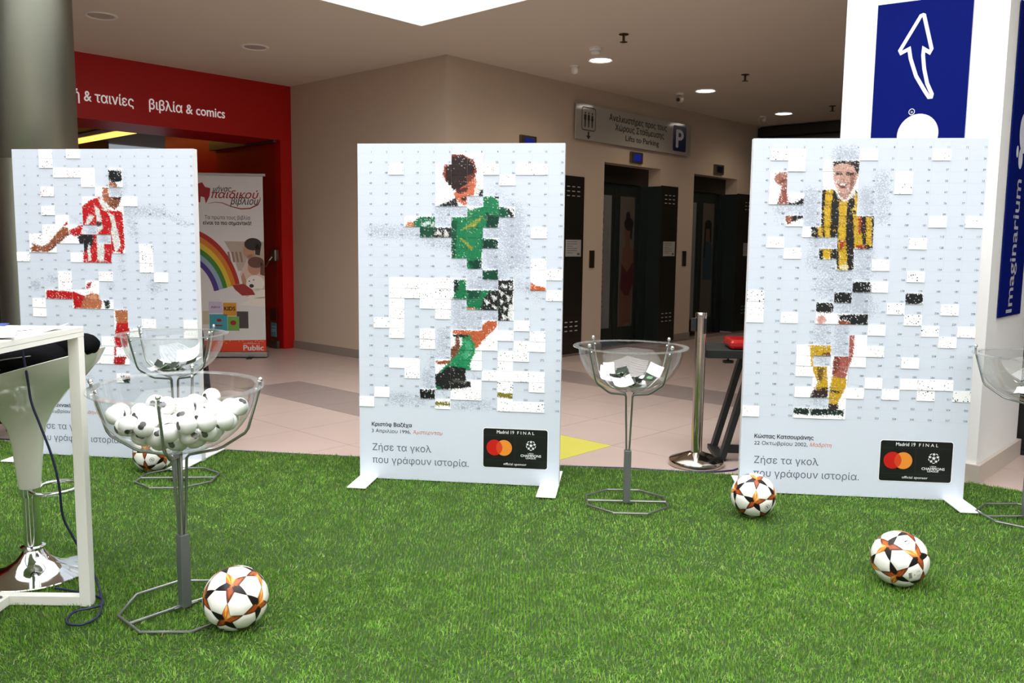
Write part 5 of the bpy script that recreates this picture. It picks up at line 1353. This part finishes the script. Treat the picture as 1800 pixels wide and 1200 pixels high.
build('foot_ring', MB().tube([(.03, 0, .36)] + ring + [(.03, -.04, .36)], .0075, 10), M_CHROME, t, smooth=True)

# black jacket bundled on the stool
def blob(name, lumps, m, sub=4, parent=None, noise=.012, seed=1):
    bm = bmesh.new(); bmesh.ops.create_icosphere(bm, subdivisions=sub, radius=1.0)
    for v in bm.verts:
        d = v.co.normalized(); best = 0
        c0, s0 = lumps[0]
        p = Vector((d.x * s0[0], d.y * s0[1], d.z * s0[2])) + Vector(c0)
        for c, s in lumps[1:]:
            q = p - Vector(c); L = math.sqrt((q.x / s[0]) ** 2 + (q.y / s[1]) ** 2 + (q.z / s[2]) ** 2)
            if L < 1.6: p += Vector((d.x, d.y, d.z)) * (1.6 - L) * s[2] * .45
        wv = math.sin(p.x * 37 + 3 * math.sin(p.y * 29 + seed)) * math.sin(p.y * 31 + p.z * 45 + seed)
        v.co = p + d * wv * noise
    me = bpy.data.meshes.new(name); bm.to_mesh(me); bm.free()
    return link(name, me, m, parent, smooth='all')
j = thing('black_jacket', 'black jacket bundled on the seat of the bar stool', 'jacket', (SX, SY, .80))
M_JK = mat('jacket_black', (9, 9, 11), .9, spec=.08)
blob('body', [((.0, -.02, .095), (.24, .235, .095)), ((.10, -.05, .11), (.1, .1, .05))], M_JK, 4, j, .010)
blob('sleeve', [((.225, -.03, .150), (.085, .075, .050)), ((.27, -.03, .155), (.03, .04, .03))], M_JK, 3, j, .006, 4)
build('piping', MB().tube(spline([(x_, -.02 - .235 * math.sqrt(max(.02, 1 - (x_ / .24) ** 2 - ((z_ - .095) / .095) ** 2)) - .009, z_) for x_, z_ in ((-.18, .085), (-.12, .10), (-.05, .108), (.03, .115), (.10, .125), (.16, .13))]), .0022, 6), mat('piping_grey', (120, 116, 112), .5), j)
build('loop', MB().tube(spline([(.055, -.250, .045), (.045, -.256, .06), (.05, -.258, .08), (.062, -.256, .085)]), .002, 6), mat('piping_grey', (120, 116, 112), .5), j)

# hanging blue cable
tag(build('hanging_cable', MB().tube(spline([(-1.79, 3.085, .998), (-1.787, 3.09, .95), (-1.778, 3.095, .86), (-1.770, 3.10, .762), (-1.742, 3.10, .676), (-1.704, 3.10, .558), (-1.683, 3.10, .449), (-1.680, 3.11, .328), (-1.655, 3.12, .251), (-1.620, 3.13, .17), (-1.58, 3.14, .07), (-1.545, 3.10, .028), (-1.49, 2.99, .026), (-1.465, 2.90, .026), (-1.49, 2.845, .026), (-1.54, 2.85, .026), (-1.565, 2.895, .026), (-1.56, 2.945, .03), (-1.515, 2.975, .03), (-1.50, 3.02, .026), (-1.56, 3.09, .026), (-1.75, 3.16, .024)]), .0045, 8), mat('cable_navy', (16, 24, 62), .45), None, smooth=True), 'dark blue cable hanging from the bar table and looping on the turf', 'cable')

# black and yellow bag at the left edge
t = thing('sports_bag', 'black bag with a yellow panel at the left edge behind the stool', 'bag', (-3.60, 5.62, 0), 0)
bm = bmesh.new(); bmesh.ops.create_cube(bm, size=1.0)
for v in bm.verts: v.co = Vector((v.co.x * .50, v.co.y * .26, v.co.z * .40 + .22))
bmesh.ops.bevel(bm, geom=bm.edges[:] , offset=.11, segments=6, affect='EDGES')
me = bpy.data.meshes.new('body'); bm.to_mesh(me); bm.free(); link('body', me, mat('bag_black', (10, 10, 12), .6), t, smooth='all')
mb = MB(); mb.prism([(.0, .36), (.20, .34), (.24, .22), (.18, .10), (.10, .30)], 0, .012, lambda a, b, d: Vector((a, -.128 - d, b))); build('yellow_panel', mb, mat('bag_yellow', (206, 168, 40), .6), t)
build('handle', MB().tube(spline([(-.14, 0, .40), (-.12, 0, .50), (0, 0, .54), (.12, 0, .50), (.14, 0, .40)]), .012, 8), mat('bag_black', (10, 10, 12), .6), t, smooth=True)

# dark patterned coat on a stand, only a sliver seen beside the left board
t = thing('patterned_coat', 'dark red patterned coat hanging behind the red striped board', 'coat', (-3.02, 7.55, 0))
mb = MB(); V = []; n = 40
prof = [(.30, .03), (.29, .20), (.265, .45), (.24, .70), (.19, .95), (.13, 1.12), (.10, 1.20), (.04, 1.24)]
for r, z in prof:
    for k in range(n):
        a = 2 * math.pi * k / n; rr = r * (1 + .05 * math.sin(a * 9) * (1.25 - z))
        V.append((rr * math.cos(a), rr * math.sin(a) * .7, z))
Fc = [(j_ * n + k, j_ * n + (k + 1) % n, (j_ + 1) * n + (k + 1) % n, (j_ + 1) * n + k) for j_ in range(len(prof) - 1) for k in range(n)]
Fc.append(tuple((len(prof) - 1) * n + k for k in range(n)))
me = bpy.data.meshes.new('cloth'); me.from_pydata(V, [], Fc); me.update()
mm = speckle_mat('coat_pattern', (120, 40, 50), (90, 70, 80), -.10, 26)
for nd in mm.node_tree.nodes:
    if nd.type == 'MIX_RGB' and not nd.inputs[1].is_linked and nd.inputs[2].is_linked: nd.inputs[1].default_value = lin((24, 18, 24))
link('cloth', me, mm, t, smooth='all')
build('stand_pole', MB().lathe([(.014, .02), (.014, 1.24)], 12), M_BLACKP, t)
build('stand_foot', MB().lathe([(.0005, .0), (.16, .0), (.16, .012), (.0005, .03)], 24), M_BLACKP, t)

# ================================================================== ROLL-UP BANNER
P2 = Vector((-2.908, 10.015, 0)); dirv = Vector((.736, .067, 0)).normalized()
t = thing('rollup_banner', 'roll-up banner with rainbow and reading mother beside the red shop door', 'banner', P2, math.atan2(dirv.y, dirv.x))
BW = 1.0
build('sheet', MB().box(-BW, 0, 0, .004, .07, 2.115), mat('banner_white', (214, 208, 204), .6), t)
build('top_bar', MB().box(-BW - .01, .03, -.012, .016, 2.11, 2.14), mat('banner_alu', (160, 156, 150), .4, .6), t, bevel=.003)
build('base_case', MB().box(-BW - .02, .02, -.06, .10, .012, .068), mat('banner_alu', (160, 156, 150), .4, .6), t, bevel=.008)
build('foot', MB().box(-.20, -.14, -.16, .18, .0, .011), M_BLACKP, t); build('foot', MB().box(-BW + .14, -BW + .2, -.16, .18, .0, .011), M_BLACKP, t)
build('rear_pole', MB().tube([(-BW / 2, .03, .066), (-BW / 2, .03, 2.11)], .008, 8), M_STEEL, t)
def shape(name, m, fn, lvl):
    mb = MB(); fn(mb, front(-.0008 * lvl)); return build(name, mb, m, t)
C_ = lambda nm, rgb: mat('banner_' + nm, rgb, .6)
shape('orange_band', C_('orange', (214, 62, 20)), lambda mb, p: poly(mb, [(-BW, .0705), (0, .0705), (0, .21), (-BW, .195)], p), 1)
def dots(mb, p):
    r = random.Random(3)
    for k in range(46): disc(mb, -BW + .02 + k * .021, .205 + r.uniform(-.035, .02), .004, .004, p, 8)
shape('band_dots', C_('dots', (235, 225, 215)), dots, 2)
shape('band_lettering', C_('white', (240, 238, 236)), lambda mb, p: (lay_text(mb, 'Public', -.262, .085, .237, .062, p, .03), lay_text(mb, 'συνεργασία με', -.26, .160, .19, .012, p, .0)), 2)
def rainbow(k):
    cx, cz = -.95, .66
    R_ = .83 - k * .062
    return lambda mb, p: ribbon(mb, [(cx + (R_ * .79) * math.cos(a), cz + R_ * math.sin(a)) for a in np.linspace(math.radians(14), math.radians(93), 26)], .058, p)
for k, (nm, rgb) in enumerate((('rainbow_red', (170, 40, 20)), ('rainbow_orange', (205, 120, 30)), ('rainbow_yellow', (214, 180, 50)), ('rainbow_green', (60, 120, 40)), ('rainbow_pale', (140, 160, 180)), ('rainbow_violet', (70, 50, 120)))):
    shape('rainbow_arc', C_(nm, rgb), rainbow(k), 1 + .2 * k)
shape('red_house', C_('deep_red', (150, 20, 20)), lambda mb, p: poly(mb, [(-.80, 1.93), (-.72, 2.02), (-.68, 2.03), (-.65, 1.98), (-.59, 1.965), (-.60, 1.88), (-.645, 1.79), (-.66, 1.86), (-.70, 1.87), (-.71, 1.80), (-.76, 1.82), (-.80, 1.80)], p), 1)
shape('title_lettering', C_('ink', (40, 32, 32)), lambda mb, p: (lay_text(mb, 'μήνας', -.568, 1.930, .215, .060, p, .01, .3), lay_text(mb, 'βιβλίου', -.372, 1.785, .32, .078, p, .012, .3)), 2)
shape('title_red_lettering', C_('deep_red', (150, 20, 20)), lambda mb, p: lay_text(mb, 'παιδικού', -.585, 1.855, .54, .085, p, .012, .3), 2)
shape('swoosh', C_('deep_red', (150, 20, 20)), lambda mb, p: ribbon(mb, [(-.62, 1.79), (-.54, 1.808), (-.46, 1.80), (-.36, 1.76), (-.25, 1.735), (-.15, 1.742), (-.06, 1.785), (-.033, 1.84), (-.03, 1.875)], [.003, .006, .008, .010, .013, .014, .014, .010, .004], p), 1)
shape('subtitle_lettering', C_('ink', (40, 32, 32)), lambda mb, p: (lay_text(mb, 'Τα πρώτα τους βιβλία', -.662, 1.612, .512, .042, p, .0), lay_text(mb, 'είναι τα πιο σημαντικά!', -.684, 1.550, .546, .042, p, .03)), 2)
# reading woman, girl and bear
shape('shelf', C_('shelf', (178, 160, 146)), lambda mb, p: poly(mb, [(-.45, 1.36), (0, 1.36), (0, 1.02), (-.30, 1.02), (-.34, 1.16)], p), .6)
shape('shelf_books', C_('books', (150, 116, 100)), lambda mb, p: [poly(mb, [(-.40 + k * .045, 1.12), (-.375 + k * .045, 1.12), (-.395 + k * .045, 1.24), (-.42 + k * .045, 1.24)], p) for k in range(4)], 1)
shape('woman_clothes', C_('blouse', (206, 178, 162)), lambda mb, p: poly(mb, [(-.28, .98), (-.20, 1.15), (-.10, 1.12), (.0, 1.10), (.0, .70), (-.22, .72)], p), 1)
shape('woman_face', C_('skin', (182, 136, 108)), lambda mb, p: (disc(mb, -.175, 1.255, .065, .090, p), poly(mb, [(-.19, 1.2), (-.10, 1.22), (-.08, 1.10), (-.17, 1.10)], p), poly(mb, [(-.27, .95), (-.24, 1.0), (-.18, .82), (-.24, .80)], p)), 1.6)
shape('woman_hair', C_('hair', (44, 30, 26)), lambda mb, p: (disc(mb, -.125, 1.33, .098, .072, p), poly(mb, [(-.10, 1.34), (-.03, 1.32), (-.05, 1.20), (-.10, 1.21)], p)), 2)
shape('girl_face', C_('skin', (182, 136, 108)), lambda mb, p: disc(mb, -.115, 1.055, .075, .085, p), 2.4)
shape('girl_hair', C_('girlhair', (96, 62, 50)), lambda mb, p: (disc(mb, -.095, 1.12, .093, .065, p), poly(mb, [(-.04, 1.12), (.0, 1.10), (.0, .96), (-.05, .98)], p)), 2.8)
shape('bear', C_('bear', (226, 216, 204)), lambda mb, p: (disc(mb, -.108, .875, .104, .095, p), poly(mb, [(-.20, .70), (0, .70), (0, .80), (-.12, .82)], p), poly(mb, [(-.30, .62), (0, .60), (0, .72), (-.16, .70)], p)), 3.2)
shape('bear_nose', C_('hair', (44, 30, 26)), lambda mb, p: (disc(mb, -.150, .845, .026, .022, p, 14), disc(mb, -.175, .90, .008, .008, p, 8), disc(mb, -.125, .915, .008, .008, p, 8)), 3.8)
shape('red_book', C_('book_red', (150, 40, 36)), lambda mb, p: poly(mb, [(-.37, .85), (-.24, .87), (-.14, .80), (-.11, .74), (-.26, .73), (-.34, .80)], p), 4)
covers = [('lilac', (190, 180, 200), -.644, -.491, .525, .657), ('kids', (206, 140, 30), -.482, -.33, .492, .645), ('teal', (60, 150, 165), -.641, -.438, .31, .51), ('green', (110, 160, 70), -.434, -.301, .317, .485), ('dark', (70, 62, 60), -.328, -.196, .345, .545), ('cream', (190, 180, 150), -.72, -.645, .39, .55)]
for nm, rgb, x0, x1, z0, z1 in covers:
    shape('book_cover', C_('cover_' + nm, rgb), lambda mb, p: poly(mb, [(x0, z0), (x1, z0), (x1, z1), (x0, z1)], p), 2 if nm != 'dark' else 1.5)
shape('cover_lettering', C_('ink', (40, 32, 32)), lambda mb, p: lay_text(mb, 'KIDS', -.472, .555, .13, .045, p, .04), 3)
shape('cover_lettering', C_('deep_red', (150, 20, 20)), lambda mb, p: (lay_text(mb, 'βιβλίο', -.615, .585, .10, .02, p, .02), disc(mb, -.53, .44, .03, .02, p, 12), disc(mb, -.37, .41, .035, .03, p, 12), poly(mb, [(-.60, .39), (-.49, .385), (-.50, .37), (-.59, .37)], p)), 3)
